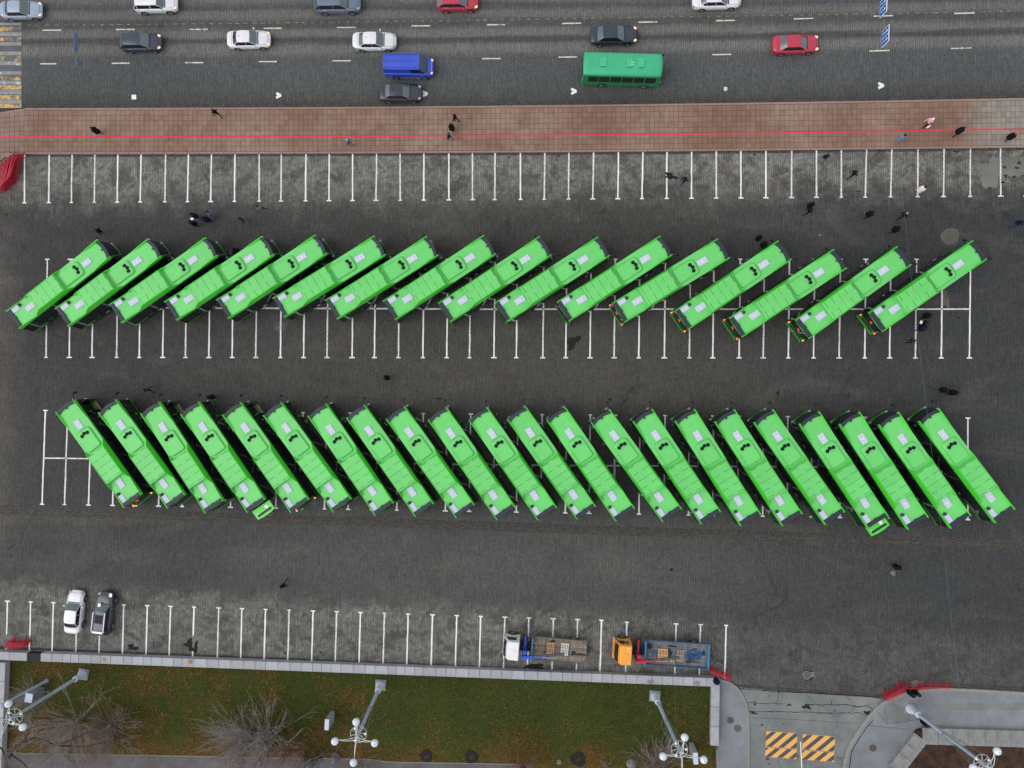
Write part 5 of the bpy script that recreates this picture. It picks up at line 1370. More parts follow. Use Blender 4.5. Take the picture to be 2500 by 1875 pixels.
pallet(tz2(1247, 488, 1.2), 1.13, R(90-3), M_PALB, 'grey brown pallet at the middle of the blue truck bed', along=5, L=1.15, W=.75)
c = tz2(960, 628, 1.2); o = empty('plank_stack', (c.x, c.y, 1.13), R(-2.5), 'stack of weathered planks along the near side of the blue truck bed', 'planks')
for k in range(4):
    MB().cbox(0, 0, 0, 2.5, .095, .05, .01).build('plank', M_DECK1, o, (RND.uniform(-.06, .06), -.16+.105*k, .03+.0*k), R(RND.uniform(-.6, .6)))
c = tz1(845, 500, 1.2); tag(MB().tube([(-.12, .3, .05), (.05, .28, .1), (.14, .1, .08), (.14, -.15, .05), (.0, -.3, .05)], .035, 6).build('hose', M('hose_yellow', s2l(220, 170, 90), .6), None, (c.x, c.y, 1.13)), 'yellow hose curled behind the blue headboard', 'hose')
c = tz2(735, 330, 1.2); tag(MB().lathe([(.22, 0), (.25, .1), (.22, .3), (.16, .33), (.14, .1)], 14).build('bucket', M('bucket_dark', s2l(52, 50, 34), .6), None, (c.x, c.y, 1.13)), 'dark bucket in the front corner of the blue truck bed', 'bucket')
c = tz2(1500, 480, 1.2); mb = MB()
for k, (x, y, sz) in enumerate(((1450, 510, .55), (1530, 520, .42), (1400, 450, .30), (1570, 470, .38), (1490, 400, .25))):
    cc = tz2(x, y, 1.2)-c; rr = random.Random(k); loops = []
    for rd, z in ((1.0, .0), (.85, .08), (.5, .15), (.15, .18)): loops.append([(cc.x+sz*rd*(1+rr.uniform(-.25, .25))*math.cos(a), cc.y+sz*.65*rd*(1+rr.uniform(-.25, .25))*math.sin(a), z*sz*1.4) for a in [2*math.pi*j/14 for j in range(14)]])
    mb.loft(loops, True, False, True, 0, False)
tag(mb.build('tarpaulin', M('tarp_blue', s2l(26, 64, 108), .7, var=.6, scale=2.5, dirt=1.0), None, (c.x, c.y, 1.13)), 'crumpled dirty blue tarpaulin on the rear of the blue truck bed', 'tarpaulin')
for x, y in ((1097, 560), (1135, 580)):
    cc = tz2(x, y, 1.2); tag(MB().cbox(0, 0, .08, .14, .24, .16, .05, sm=True).build('canister', M_CREAM, None, (cc.x, cc.y, 1.13)), ('left' if x < 1110 else 'right')+' of two small cream canisters near the red boom tip', 'canister', 'small canisters on the blue bed')

# grime on the two truck beds
M_GRIME = M('bed_grime', (.016, .015, .014), .8, var=.4, scale=3.0); M_GRIMEB = M('bed_blue_worn', s2l(40, 84, 132), .7, var=.5, scale=3.0, dirt=.6); M_GRIMEW = M('bed_scuff', s2l(118, 112, 106), .8, var=.3)
_beds = [o for o in bpy.data.objects if o.name.split('.')[0] == 'crane_truck']
def bed_blob(o, c, rx, ry, mt, seed, z):
    rr = random.Random(seed); n = 18; pts = []
    ph = [rr.uniform(0, 6.28) for _ in range(3)]
    iv = Matrix.Rotation(-o.rotation_euler.z, 3, 'Z') @ Vector((c.x-o.location.x, c.y-o.location.y, 0))
    for k in range(n):
        a_ = 2*math.pi*k/n; q_ = 1+.25*math.sin(2*a_+ph[0])+.22*math.sin(3*a_+ph[1])+.16*math.sin(7*a_+ph[2]); pts.append((iv.x+rx*q_*math.cos(a_), iv.y+ry*q_*math.sin(a_)))
    poly_sheet('stain', pts, z, mt, o)
t1_, t2_ = _beds[0], _beds[1]
for k, (x, y, a_, b_, mt) in enumerate(((1680, 660, .28, .2, M_GRIME), (1840, 690, .5, .12, M_GRIME), (1230, 400, .3, .12, M_GRIME), (1650, 520, .5, .12, M_GRIMEW), (1340, 700, .7, .08, M_GRIMEW), (900, 600, .12, .3, M_GRIMEW), (1500, 470, .3, .1, M_GRIMEW), (1100, 640, .3, .12, M_GRIME))):
    bed_blob(t1_, tz1(x, y, 1.13), a_, b_, mt, k, 1.137+.002*k)
for k, (x, y, a_, b_, mt) in enumerate(((1480, 470, 1.0, .42, M_GRIMEB), (1430, 590, .5, .12, M_GRIME), (1480, 390, .35, .12, M_GRIME), (1640, 450, .2, .25, M_GRIME), (950, 290, .9, .12, M_GRIMEW), (1110, 330, .4, .1, M_GRIME), (830, 430, .5, .2, M_GRIMEB), (1080, 440, .2, .35, M_GRIME), (1560, 640, .6, .06, M_GRIMEW), (740, 480, .2, .3, M_GRIMEW), (1230, 300, .3, .05, M_GRIMEW))):
    bed_blob(t2_, tz2(x, y, 1.13), a_, b_, mt, 20+k, 1.137+.002*k)

# ------------------------------------------------------------------ SQUARE LAMPS
M_LAMP = M('lamp_grey_paint', s2l(168, 180, 200), .5, var=.08, scale=1.0, dirt=.12)
M_LAMPB = M('lamp_base_pale', s2l(190, 200, 216), .5, var=.08, dirt=.15)
M_GLOBE = M('lamp_globe', s2l(214, 224, 234), .35, var=.03, coat=.3)
M_ARM = M('lamp_arm', s2l(204, 208, 206), .5, var=.05)
M_WIRE = M('lamp_wire', s2l(120, 132, 116), .6)
def make_lamp():
    t = empty('square_lamp', (0, 0, 0))
    q = MB(); q.cbox(0, 0, .08, 1.1, 1.1, .2, .03); q.build('plinth', M_GRANITE2, t)
    q = MB(); q.lathe([(.46, .18), (.46, .34), (.42, .40), (.42, .55), (.37, .60), (.36, .80), (.27, 1.05), (.22, 1.35), (.21, 1.5)], 24); q.build('base', M_LAMPB, t)
    q = MB(); q.lathe([(.21, 1.5), (.29, 1.56), (.29, 1.80), (.24, 1.88), (.20, 1.92)], 20); q.build('collar', M_LAMPB, t)
    q = MB(); q.lathe([(.18, 1.9), (.165, 5.0), (.15, 8.0), (.14, 12.9)], 18); q.build('pole', M_LAMP, t)
    # spoked wheel with floodlights and wire cage
    q = MB()
    for k in range(8):
        a = k*math.pi/4+.2; q.tube([(.12*math.cos(a), .12*math.sin(a), 12.15), (.70*math.cos(a), .70*math.sin(a), 12.2)], .025, 5)
    q.tube([(.70*math.cos(a), .70*math.sin(a), 12.2) for a in [2*math.pi*k/24 for k in range(25)]], .02, 5, cap=False); q.build('spoked_ring', M_ARM, t)
    for k in range(3):
        a = k*2.1+.6; q = MB(); q.lathe([(.04, 0), (.10, .06), (.11, .14), (.001, .15)], 10, (.56*math.cos(a), .56*math.sin(a), 12.08)); q.build('floodlight', M_WHT, t)
    q = MB()
    for k in range(10):
        a = 2*math.pi*k/10; q.tube([(.22*math.cos(a), .22*math.sin(a), 6.4), (.46*math.cos(a), .46*math.sin(a), 9.0), (.64*math.cos(a), .64*math.sin(a), 11.0), (.70*math.cos(a), .70*math.sin(a), 12.2)], .012, 4)
    q.tube([(.22*math.cos(a), .22*math.sin(a), 6.4) for a in [2*math.pi*k/12 for k in range(13)]], .02, 4, cap=False); q.build('wire_cage', M_WIRE, t)
    for k in range(4):
        a = k*math.pi/2; c, s = math.cos(a), math.sin(a); q = MB()
        q.tube([(c*.10, s*.10, 12.8), (c*.45, s*.45, 13.15), (c*.95, s*.95, 13.42), (c*1.5, s*1.5, 13.50)], .032, 6)
        q.tube([(c*.05, s*.05, 13.35), (c*.5, s*.5, 13.62), (c*1.0, s*1.0, 13.62), (c*1.5, s*1.5, 13.52)], .028, 6); ar = q.build('arm', M_ARM, t)
        q = MB(); q.lathe([(.10, 13.4), (.16, 13.5), (.12, 13.58)], 12, (c*1.66, s*1.66, 0)); q.build('socket', M_ARM, ar)
        q = MB(); q.ball((c*1.66, s*1.66, 13.80), .315, 18, 12); g = q.build('globe', M_GLOBE, t)
        q = MB(); q.lathe([(.05, 14.09), (.05, 14.13), (.02, 14.15)], 8, (c*1.66, s*1.66, 0)); q.build('finial', M_RIM, g)
    return t
lamp0 = make_lamp(); index_kids()
LAMPS = [(Z('d1', 722, 848), (5.5, 1768), 'tall grey four globe lamp leaning over the lower left corner', R(-12)), ((929.6, 1671.5), (866, 1812.6), 'tall grey four globe lamp in the middle of the lawn', R(87)),
         (Z('d3', 1230, 1035), (1668.5, 1851), 'tall grey four globe lamp at the right end of the lawn', R(86)), (Z('d4', 1217, 1140), (2428, 1885), 'tall grey four globe lamp on the asphalt footway by the planter', R(-10)),]
for i, (b_, tp, lab, ang) in enumerate(LAMPS):
    o = lamp0 if i == 0 else dup(lamp0)
    p0, p1 = P(*b_, 0), P(*tp, 13.8); d = (p1-p0).normalized()
    if i in (0, 3): p1 = p0+Vector((0, 0, 13.8)) if False else p1
    o.location = p0; o.rotation_mode = 'QUATERNION'
    o.rotation_quaternion = Vector((0, 0, 1)).rotation_difference(d) @ Quaternion((0, 0, 1), ang); tag(o, lab, 'street lamp', 'tall globe lamps of the square')
# the smaller lamp at the left edge
p0 = PZ('d1', 405, 905); p1 = P(-2, 1724, 7.0)
t = empty('park_lamp', p0, 0, 'single globe lamp with a slim pole behind the big lamp at the left edge', 'street lamp')
dd = p1-p0
q = MB(); q.tube([(0, 0, 0), dd*.3, dd*.6, dd*.97], [.16, .14, .11, .08], 12); q.build('pole', M_LAMP, t)
q = MB(); q.lathe([(.22, 0), (.22, .15), (.16, .5)], 14); q.build('base', M_LAMP, t)
q = MB(); q.ball(dd, .34, 16, 10); q.build('globe', M_GLOBE, t)

# cabinets standing in the lawn
def cabinet(foot, head, H, L, W, rz, label, mat):
    p0, p1 = P(*foot, 0), P(*head, H); c = (p0+Vector((p1.x, p1.y, 0)))/2
    t = empty('control_cabinet', (c.x, c.y, 0), rz, label, 'cabinet', 'control cabinets in the lawn')
    q = MB(); q.cbox(0, 0, H/2+.08, L, W, H-.16, .02); b_ = q.build('housing', mat, t)
    q = MB(); q.cbox(0, 0, H+.02, L+.04, W+.04, .06, .02); q.build('lid', M_LAMPB, t)
    q = MB(); q.box(0, 0, .08, L*.9, W*.9, .16); q.build('foot', M_GRANITE2, t)
    for s in (-1, 1):
        q = MB(); q.box(s*L/4, -W/2-.006, H/2+.1, L*.44, .012, H*.8); q.build('door', mat, t)
cabinet(Z('d2', 644, 1215), Z('d2', 630, 1275), 2.1, .40, 1.05, R(-3), 'slim grey metal cabinet standing left of the middle lamp', M('cab_grey', s2l(140, 148, 156), .5, var=.1, dirt=.15))
cabinet(Z('d3', 1545, 1500), Z('d3', 1580, 1555), 2.3, .42, 1.1, R(3), 'slim pale grey metal cabinet beside the right lamp of the lawn', M('cab_grey2', s2l(152, 160, 166), .5, var=.1, dirt=.15))
cabinet(Z('d1', 318, 1000), Z('d1', 290, 1045), 1.9, .75, .9, R(-8), 'low weathered cabinet behind twigs at the lower left', M('cab_old', s2l(120, 124, 128), .7, var=.25, dirt=.4))

# stone stump and small boulders in the lawn
for r, x, y, s, lab in (('d2', 690, 1560, .45, 'tall grey stone stump in the dry grass left of the middle lamp'), ('d3', 405, 1608, .25, 'small grey boulder beside the right tree pit'), ('d3', 1030, 1620, .5, 'rough grey boulder by the bare shrub near the right lamp'), ('d1', 2055, 1500, .32, 'pale lichen covered boulder under the bare shrubs')):
    c = PZ(r, x, y); rr = random.Random(int(x)); mb = MB(); loops = []
    hh = 1.6 if 'stump' in lab else .55
    for rd, z in ((1, 0), (1.02, .2), (.85, .55), (.55, .85), (.15, 1.0)): loops.append([(s*rd*(1+rr.uniform(-.18, .18))*math.cos(a), s*rd*(1+rr.uniform(-.18, .18))*math.sin(a), z*hh*s*1.6) for a in [2*math.pi*j/11 for j in range(11)]])
    mb.loft(loops, True, False, True, 0, False); tag(mb.build('boulder', M('boulder_stone', s2l(112, 112, 116), .9, var=.3, scale=4, dirt=.3), None, c), lab, 'boulder')

# ------------------------------------------------------------------ bare shrubs
M_TW = [M('twig_grey', s2l(164, 156, 154), .85, var=.15, spec=.2), M('twig_brown', s2l(146, 132, 124), .85, var=.2, spec=.2), M('twig_dark', s2l(52, 48, 50), .9, var=.2, spec=.2), M('twig_red', s2l(134, 98, 74), .85, var=.2, spec=.2)]
def shrub(name, c, H, S, n, seed, mt, label, cat='shrub', dirb=None, flop=.7, group='bare shrubs in the lawn', r0=.022):
    r0 *= .68; n = int(n*1.3)
    rr = random.Random(seed); q = MB()
    t = empty(name, (c.x, c.y, 0), 0, label, cat, group)
    def branch(p, d, ln, r, lev):
        pts = [p]; k = 3; cur = p.copy(); dd_ = d.copy()
        for i in range(k):
            dd_ = (dd_+Vector((rr.gauss(0, .10), rr.gauss(0, .10), rr.gauss(.03, .06)))).normalized(); cur = cur+dd_*ln/k; pts.append(cur.copy())
        q.tube(pts, [r, r*.8, r*.55, r*.25], 3, 0, False)
        if lev < 2:
            for j in range(5 if lev == 0 else 2):
                f = rr.uniform(.2, .95); i = min(int(f*k), k-1); b0 = pts[i].lerp(pts[i+1], f*k-i)
                nd = (dd_+Vector((rr.gauss(0, .32), rr.gauss(0, .32), rr.gauss(.05, .15)))).normalized(); branch(b0, nd, ln*rr.uniform(.35, .65), r*.66, lev+1)
    for i in range(n):
        a = rr.uniform(0, 2*math.pi) if dirb is None else rr.gauss(dirb, .75); tilt = abs(rr.gauss(0, flop))
        d = Vector((math.cos(a)*math.sin(tilt), math.sin(a)*math.sin(tilt), math.cos(tilt))); L = H*rr.uniform(.55, 1.05)*(1+(S-1)*abs(math.sin(tilt)))
        branch(Vector((rr.gauss(0, .12), rr.gauss(0, .12), 0)), d, L, r0*rr.uniform(.7, 1.3), 0)
    q.build('branches', M_TW[mt], t)
shrub('bare_shrub', PZ('d1', 660, 1270), 4.3, 1.25, 46, 1, 0, 'large spreading bare grey shrub right of the lower left lamp', flop=.85, r0=.034)
shrub('bare_shrub', PZ('d1', 940, 1290), 4.2, 1.25, 52, 2, 1, 'wide tangled brown bare shrub in the left half of the lawn', dirb=R(50), flop=.85, r0=.034)
shrub('bare_shrub', PZ('d1', 960, 1420), 3.2, 1.2, 36, 3, 1, 'dark low bare shrub against the footpath', flop=1.05, r0=.03)
shrub('bare_shrub', P(606, 1806), 4.2, 1.15, 60, 4, 0, 'bushy bare grey shrub, left of the pair in mid lawn', dirb=R(118), flop=.85, r0=.034)
shrub('bare_shrub', P(652, 1800), 4.3, 1.15, 60, 5, 0, 'bushy bare grey shrub, right of the pair in mid lawn', dirb=R(66), flop=.78, r0=.034)
shrub('bare_shrub', P(640, 1850), 3.0, 1.3, 54, 6, 0, 'low spreading bare shrub overhanging the footpath edge', dirb=R(60), flop=1.0, r0=.03)
shrub('bare_shrub', P(716, 1822), 4.2, 1.05, 34, 7, 3, 'reddish upright bare shrub left of the slim cabinet', dirb=R(66), flop=.7, r0=.03)
shrub('bare_shrub', P(585, 1838), 2.0, 1.2, 34, 8, 3, 'small reddish twiggy shrub by the pale boulder', flop=1.0, r0=.024)
shrub('bare_shrub', P(740, 1860), 2.4, 1.2, 34, 9, 0, 'small grey twiggy shrub at the footpath below the slim cabinet', dirb=R(75), flop=.9, r0=.026)
shrub('bare_shrub', P(1612, 1885), 3.4, 1.2, 80, 10, 0, 'dense bare grey shrub under the right lamp', dirb=R(90), flop=1.0, r0=.03)
shrub('bare_shrub', P(1592, 1862), 3.4, 1.1, 30, 11, 1, 'thin brown bare shrub above the dense shrub by the right lamp', dirb=R(105), flop=.75, r0=.026)
shrub('bare_shrub', P(1276, 1868), 3.4, 1.1, 34, 12, 3, 'thin reddish bare shrub at the lower middle of the lawn', dirb=R(95), flop=.62, r0=.026)
shrub('bare_shrub', PZ('d2', 900, 1600), 2.6, 1.2, 34, 13, 1, 'brown twiggy shrub under the middle lamp', flop=.95, r0=.026)
shrub('bare_shrub', PZ('d1', 300, 1040), 2.6, 1.1, 30, 14, 0, 'thin grey bare shrub around the low weathered cabinet', dirb=R(100), flop=.75, r0=.026)
shrub('bare_shrub', PZ('d1', 500, 1500), 2.6, 1.2, 34, 15, 0, 'low grey bare shrub at the footpath edge below the big lamp', flop=1.0, r0=.026)
shrub('bare_shrub', PZ('d3', 820, 1650), 1.6, 1.0, 10, 16, 0, 'tiny bare sapling between tree pit and right boulder', dirb=R(110), flop=.5, r0=.024)
shrub('bare_shrub', PZ('d2', 550, 1560), 2.2, 1.0, 12, 17, 2, 'dark thin bare sapling between the slim cabinet and the footpath', dirb=R(110), flop=.5, r0=.03)
# bare tree at the lower left with dark limbs
c = P(20, 1900); t = empty('bare_tree', (c.x, c.y, 0), 0, 'dark bare tree reaching in from the lower left corner', 'tree')
rr = random.Random(5)
def cp(r, x, y, z): p = PZ(r, x, y, z); return Vector((p.x-c.x, p.y-c.y, z))
q = MB(); q.tube([(0, 0, 0), (.1, .3, 1.2), cp('d1', 60, 1600, 2.6)], [.22, .18, .15], 10); q.build('trunk', M_TW[2], t)
limbs = [[cp('d1', 60, 1600, 2.6), cp('d1', 110, 1500, 3.2), cp('d1', 210, 1440, 3.6), cp('d1', 290, 1400, 3.9), cp('d1', 390, 1420, 4.1), cp('d1', 470, 1465, 4.2), cp('d1', 700, 1480, 4.4), cp('d1', 900, 1440, 4.5)], [cp('d1', 60, 1600, 2.6), cp('d1', 20, 1500, 3.4), cp('d1', -60, 1420, 4.2)], [cp('d1', 90, 1540, 3.0), cp('d1', 190, 1610, 3.3), cp('d1', 240, 1660, 3.6)],
         [cp('d1', 210, 1440, 3.6), cp('d1', 240, 1330, 4.2), cp('d1', 330, 1290, 4.6)], [cp('d1', 470, 1465, 4.2), cp('d1', 620, 1420, 4.6), cp('d1', 800, 1330, 5.0)]]
q = MB()
for k, l in enumerate(limbs): q.tube(l, [(.17 if k == 0 else .11)*(1-.65*i/(len(l)-1)) for i in range(len(l))], 8)
q.build('limbs', M_TW[2], t)
q = MB()
for l in limbs:
    for a, b_ in zip(l, l[1:]):
        for j in range(14):
            p = a.lerp(b_, rr.random()); d = Vector((rr.gauss(0, .7), rr.gauss(.1, .7), rr.gauss(.5, .4))).normalized(); ln = rr.uniform(.5, 1.6)
            p2 = p+d*ln*.5; p3 = p2+(d+Vector((rr.gauss(0, .3), rr.gauss(0, .3), rr.gauss(0, .2))))*ln*.5; q.tube([p, p2, p3], [.022, .014, .004], 3, 0, False)
            for m_ in range(2):
                d2 = (d+Vector((rr.gauss(0, .5), rr.gauss(0, .5), rr.gauss(0, .3)))).normalized(); q.tube([p2, p2+d2*ln*.45], [.012, .003], 3, 0, False)
q.build('crown', M_TW[1], t)

# ------------------------------------------------------------------ red crowd barriers
M_REDB = M('barrier_red', s2l(190, 28, 58), .45, var=.12, dirt=.1)
def barrier_mesh(L=2.0, H=1.05, nb=9):
    q = MB(); r = .02
    q.tube([(-L/2, 0, .12), (-L/2, 0, H-.1), (-L/2+.1, 0, H), (L/2-.1, 0, H), (L/2, 0, H-.1), (L/2, 0, .12)], .035, 6)
    q.tube([(-L/2, 0, .2), (L/2, 0, .2)], .028, 5)
    fr = q.mesh('frame', M_REDB); q = MB()
    for k in range(nb): x = -L/2+L*(k+1)/(nb+1); q.tube([(x, 0, .2), (x, 0, H)], .016, 4)
    bars = q.mesh('bars', M_REDB); q = MB()
    q.tube([(0, -.32, .02), (0, -.05, .13), (0, .05, .13), (0, .32, .02)], .034, 5); q.box(0, 0, .07, .05, .05, .1)
    return fr, bars, q.mesh('foot', M_REDB)
BF = barrier_mesh(); BL = barrier_mesh(2.8, 1.1, 12)
def barrier(c, rz, label, group, src=BF, tilt=0.0, L=2.0, z=0.0):
    t = empty('crowd_barrier', (c.x, c.y, z), rz, label, 'barrier', group)
    if tilt: t.rotation_euler.x = tilt
    link_mesh('frame', src[0], t); link_mesh('bars', src[1], t)
    for s in (-1, 1): link_mesh('foot', src[2], t, (s*L*.4, 0, 0))
def fz(x, y, z=0): return P(x/9.217, 360+y/9.217, z)
for k in range(15):
    # tops seen as nearly vertical lines, fanned
    x = 30+k*26-(60 if k > 12 else 0)*0; x = -20+k*24
    yt = 470-k*14; yb = 900-k*28
    a, b_ = fz(x+35, yt, .9), fz(x-30, yb, .9); m_ = (a+b_)/2
    barrier(m_, math.atan2(a.y-b_.y, a.x-b_.x)+R(RND.uniform(-2.5, 2.5)), ('first' if k == 14 else ORD[14-k])+' red steel barrier from the right in the upright stack at the upper left edge', 'stack of red barriers at the upper left', BL, R(RND.uniform(-3, 6)), 2.8)
for k in range(4):
    barrier(PZ('d1', 165-k*8, 558+k*13, .5), R(-2+k), ('topmost', 'second', 'third', 'lowest')[k]+' of four red barriers nested beside the wall at the lower left', 'red barriers at the lower left wall', BF, R(8), z=.0)
for k in range(3):
    barrier(P(1757+k*1.5, 1645-k*2.5, .5), R(-22+2*k), ('lowest', 'middle', 'upper')[k]+' of three red barriers by the wall corner behind the orange truck', 'red barriers at the wall corner', BF, R(6))
for k in range(4):
    barrier(PZ('d4', 1085-k*2, 1018-k*12, .5), R(28+k), ('lowest', 'second', 'third', 'topmost')[k]+' red barrier of the stack where the driveway meets the kerb', 'red barriers at the driveway corner', BF, R(5), 2.0)
barrier(PZ('d4', 1280, 955, .5), R(3), 'straight red barrier left of the pair along the right hand kerb', 'red barriers along the right kerb')
barrier(PZ('d4', 1395, 948, .5), R(1), 'straight red barrier in the middle along the right hand kerb', 'red barriers along the right kerb')
barrier(PZ('d4', 1485, 950, .5), R(0), 'straight red barrier at the right end along the right hand kerb', 'red barriers along the right kerb')

# ------------------------------------------------------------------ hanging road signs and cable
M_SIGN = M('sign_blue', s2l(20, 96, 190), .4, var=.05); M_SIGNB = M('sign_back', s2l(96, 128, 160), .5, var=.1)
def hsign(x, y, label, h=5.4):
    c = P(x, y, h+.4); t = empty('road_sign', (c.x, c.y, h-.4), R(88), label, 'road sign', 'blue signs hung over the road')
    q = MB(); q.cbox(0, 0, .75, 1.55, .05, 1.4, .01); q.build('panel', [M_WHT], t)
    for s in (-1, 1):
        q = MB(); q.cbox(s*.375, 0, .75, .70, .056, 1.3, .01); pn = q.build('face', M_SIGN, t)
    q = MB()
    for s in (-1, 1):
        for v in (-1, 1): q.box(s*.375, v*.032, .65, .07, .006, .7); q.add([(s*.375-.15, v*.034, 1.0), (s*.375+.15, v*.034, 1.0), (s*.375, v*.034, 1.3)], [(0, 1, 2)])
    q.build('arrow', M_WHT, t)
    q = MB(); 
    for s in (-1, 1): q.tube([(s*.5, 0, 1.45), (s*.5, 0, 2.2)], .015, 4)
    q.build('hanger', M_RIM, t)
hsign(*Z('a4', 998, 52), 'blue lane arrow sign hung over the road, the upper of two')
hsign(*Z('a4', 1015, 310), 'blue lane arrow sign hung over the road, the lower of two')
c = P(185, 112, 6.0); t = empty('road_sign', (c.x, c.y, 5.2), R(90), 'translucent looking pale blue sign seen edge on above the left lanes', 'road sign')
q = MB(); q.cbox(.35, 0, .8, 1.8, .04, .6, .01); q.build('panel', M_SIGNB, t); q = MB(); q.cyl((-1.35, -.02, .4), (-1.35, .02, .4), .38, 20); q.build('disc', M_SIGNB, t)
M_CAB = M('cable', s2l(110, 118, 124), .5)
def cable(name, pts, label, r=.007):
    c = pts[0]; tag(MB().tube([p-c for p in pts], r, 4).build(name, M_CAB, None, c), label, 'cable')
cable('overhead_cable', [P(2148, -60, 7.6), P(2158, 14, 7.5), P(2163, 88, 7.5), P(2190, 350, 7.3), P(2205, 498, 7.2), P(2243, 838, 7.0), P(2274.5, 1099, 7.2), P(2312.7, 1419, 7.8), P(2350, 1760, 8.5), P(2380, 1950, 9)], 'thin overhead cable running down the right side of the square')
cable('overhead_cable', [P(1649, 1620, 7.5), P(1649, 1680, 7.5), P(1649, 1790, 8.5)], 'short thin cable over the lawn beside the right lamp')
cable('overhead_cable', [P(888, 1640, 7.0), P(888, 1700, 7.0), P(884, 1760, 8.5)], 'short thin cable over the lawn beside the middle lamp')

# ------------------------------------------------------------------ exhaust smoke
def smoke(px, py, sx, sy, ang, dens, label):
    c = P(px, py, .6); q = MB(); q.ball((0, 0, 0), 1.0, 20, 12)
    m = bpy.data.materials.new('smoke'); m.use_nodes = True; nt = m.node_tree; nt.nodes.clear(); t = NT(m)
    out = nt.nodes.new('ShaderNodeOutputMaterial'); v = nt.nodes.new('ShaderNodeVolumePrincipled'); v.inputs['Color'].default_value = (.9, .9, .92, 1)
    tc = t.node('ShaderNodeTexCoord').outputs['Object']; ln = t.node('ShaderNodeVectorMath', {0: tc}, operation='LENGTH').outputs[1]
    dn = t.math('MULTIPLY', t.mr(ln, 1.0, .1, 0, 1), t.mr(t.noise(tc, 2.2, 4.0, .6), .42, .72)); nt.links.new(t.math('MULTIPLY', dn, dens), v.inputs['Density']); nt.links.new(v.outputs[0], out.inputs['Volume'])
    o = q.build('exhaust_smoke', m, None, c, R(ang)); o.scale = (sx, sy, .5); o['kind'] = 'stuff'; o['label'] = label
smoke(684, 797, 1.25, .75, 35, 1.6, 'thin grey exhaust smoke behind the sixth upper bus')
smoke(*Z('b3', 930, 1150), 1.0, .7, -40, .5, 'faint exhaust smoke behind an upper bus with lit tail lamps')
smoke(*Z('c2', 490, 1015), .8, .6, 20, 1.0, 'small puff of exhaust smoke behind the fifth lower bus')

# ------------------------------------------------------------------ PEOPLE
def skin_body(J, E, rad):
    me = bpy.data.meshes.new('b'); me.from_pydata(J, E, []); o = bpy.data.objects.new('b', me); SC.collection.objects.link(o)
    sk = o.modifiers.new('s', 'SKIN'); sk.use_smooth_shade = True
    for i, r in enumerate(rad): me.skin_vertices[0].data[i].radius = (r[0], r[1]) if isinstance(r, tuple) else (r, r)
    me.skin_vertices[0].data[0].use_root = True
    sb = o.modifiers.new('u', 'SUBSURF'); sb.levels = 1; sb.render_levels = 1
    dg = bpy.context.evaluated_depsgraph_get(); dg.update(); ev = o.evaluated_get(dg); m2 = bpy.data.meshes.new_from_object(ev)
    bpy.data.objects.remove(o); return m2
def person_pose(stride=.25, armf=.15, bend=0.0, carry=None):
    """facing +x, standing 1.74 m; returns body mesh with slots jacket, trousers, skin, shoes"""
    s = stride; J = []; E = []; Rd = []
    def v(x, y, z, r): J.append((x, y, z)); Rd.append(r); return len(J)-1
    pel = v(0, 0, .95, (.135, .16)); 
    wai = v(.01+bend*.1, 0, 1.12, (.145, .175)); ch = v(.02+bend*.25, 0, 1.32, (.16, .205)); nk = v(.03+bend*.35, 0, 1.49, .06); hb = v(.05+bend*.40, 0, 1.58, .085); ht = v(.045+bend*.40, 0, 1.69, .08)
    E += [(pel, wai), (wai, ch), (ch, nk), (nk, hb), (hb, ht)]
    for sg in (1, -1):
        f = s*sg
        hp = v(0, .10*sg, .88, .095); kn = v(f*.55+.04, .11*sg, .49, .062); an = v(f*1.0-(.10 if f < 0 else 0), .11*sg, .10+(.07 if f < -.1 else 0), .045); to = v(f*1.0+.14-(.05 if f < 0 else 0), .12*sg, .045+(.02 if f < -.1 else 0), .038)
        E += [(pel, hp), (hp, kn), (kn, an), (an, to)]
        g = -armf*sg if carry is None else .0
        sh = v(.02+bend*.25, .185*sg, 1.42, .068)
        if carry: el = v(.08+bend*.3, .25*sg, 1.16, .05); wr = v(.30+bend*.3, .12*sg, 1.15, .034); ha = v(.36+bend*.3, .09*sg, 1.16, .034)
        else: el = v(g*.5, .25*sg, 1.14, .05); wr = v(g*1.2+.04, .27*sg, .90, .034); ha = v(g*1.4+.06, .27*sg, .80, .032)
        E += [(ch, sh), (sh, el), (el, wr), (wr, ha)]
    m = skin_body(J, E, Rd)
    for k in range(4): m.materials.append(None)
    for p in m.polygons:
        c = p.center; k = 0
        if c.z < .11: k = 3
        elif c.z < .90 and abs(c.y) < .235: k = 1
        if c.z > 1.50: k = 2
        if not carry and c.z < .86 and abs(c.y) > .225: k = 2
        if carry and c.x > .30 and c.z < 1.3: k = 2
        p.material_index = k
    # fingers: five short tapering chains on each hand
    q = MB(); n0 = len(m.vertices)
    return m, [J[i] for i in range(len(J)) if Rd[i] in (.032, .034) and (Rd[i] == .032 or J[i][0] > .33)]
POSES = {}
for nm, a in dict(walk=(.30, .22, 0, None), stroll=(.16, .12, 0, None), stand=(.03, .03, .0, None), carry=(.05, .0, .10, 1), lean=(.10, .1, .30, None)).items():
    POSES[nm] = person_pose(*a)
M_SKIN = M('skin', s2l(196, 150, 128), .6, var=.05); M_SHOE = M('shoe', (.015, .014, .014), .5)
CL = {}
def cloth(nm, rgb):
    if nm not in CL: CL[nm] = M('cloth_'+nm, s2l(*rgb), .9, var=.15, scale=8, spec=.15)
    return CL[nm]
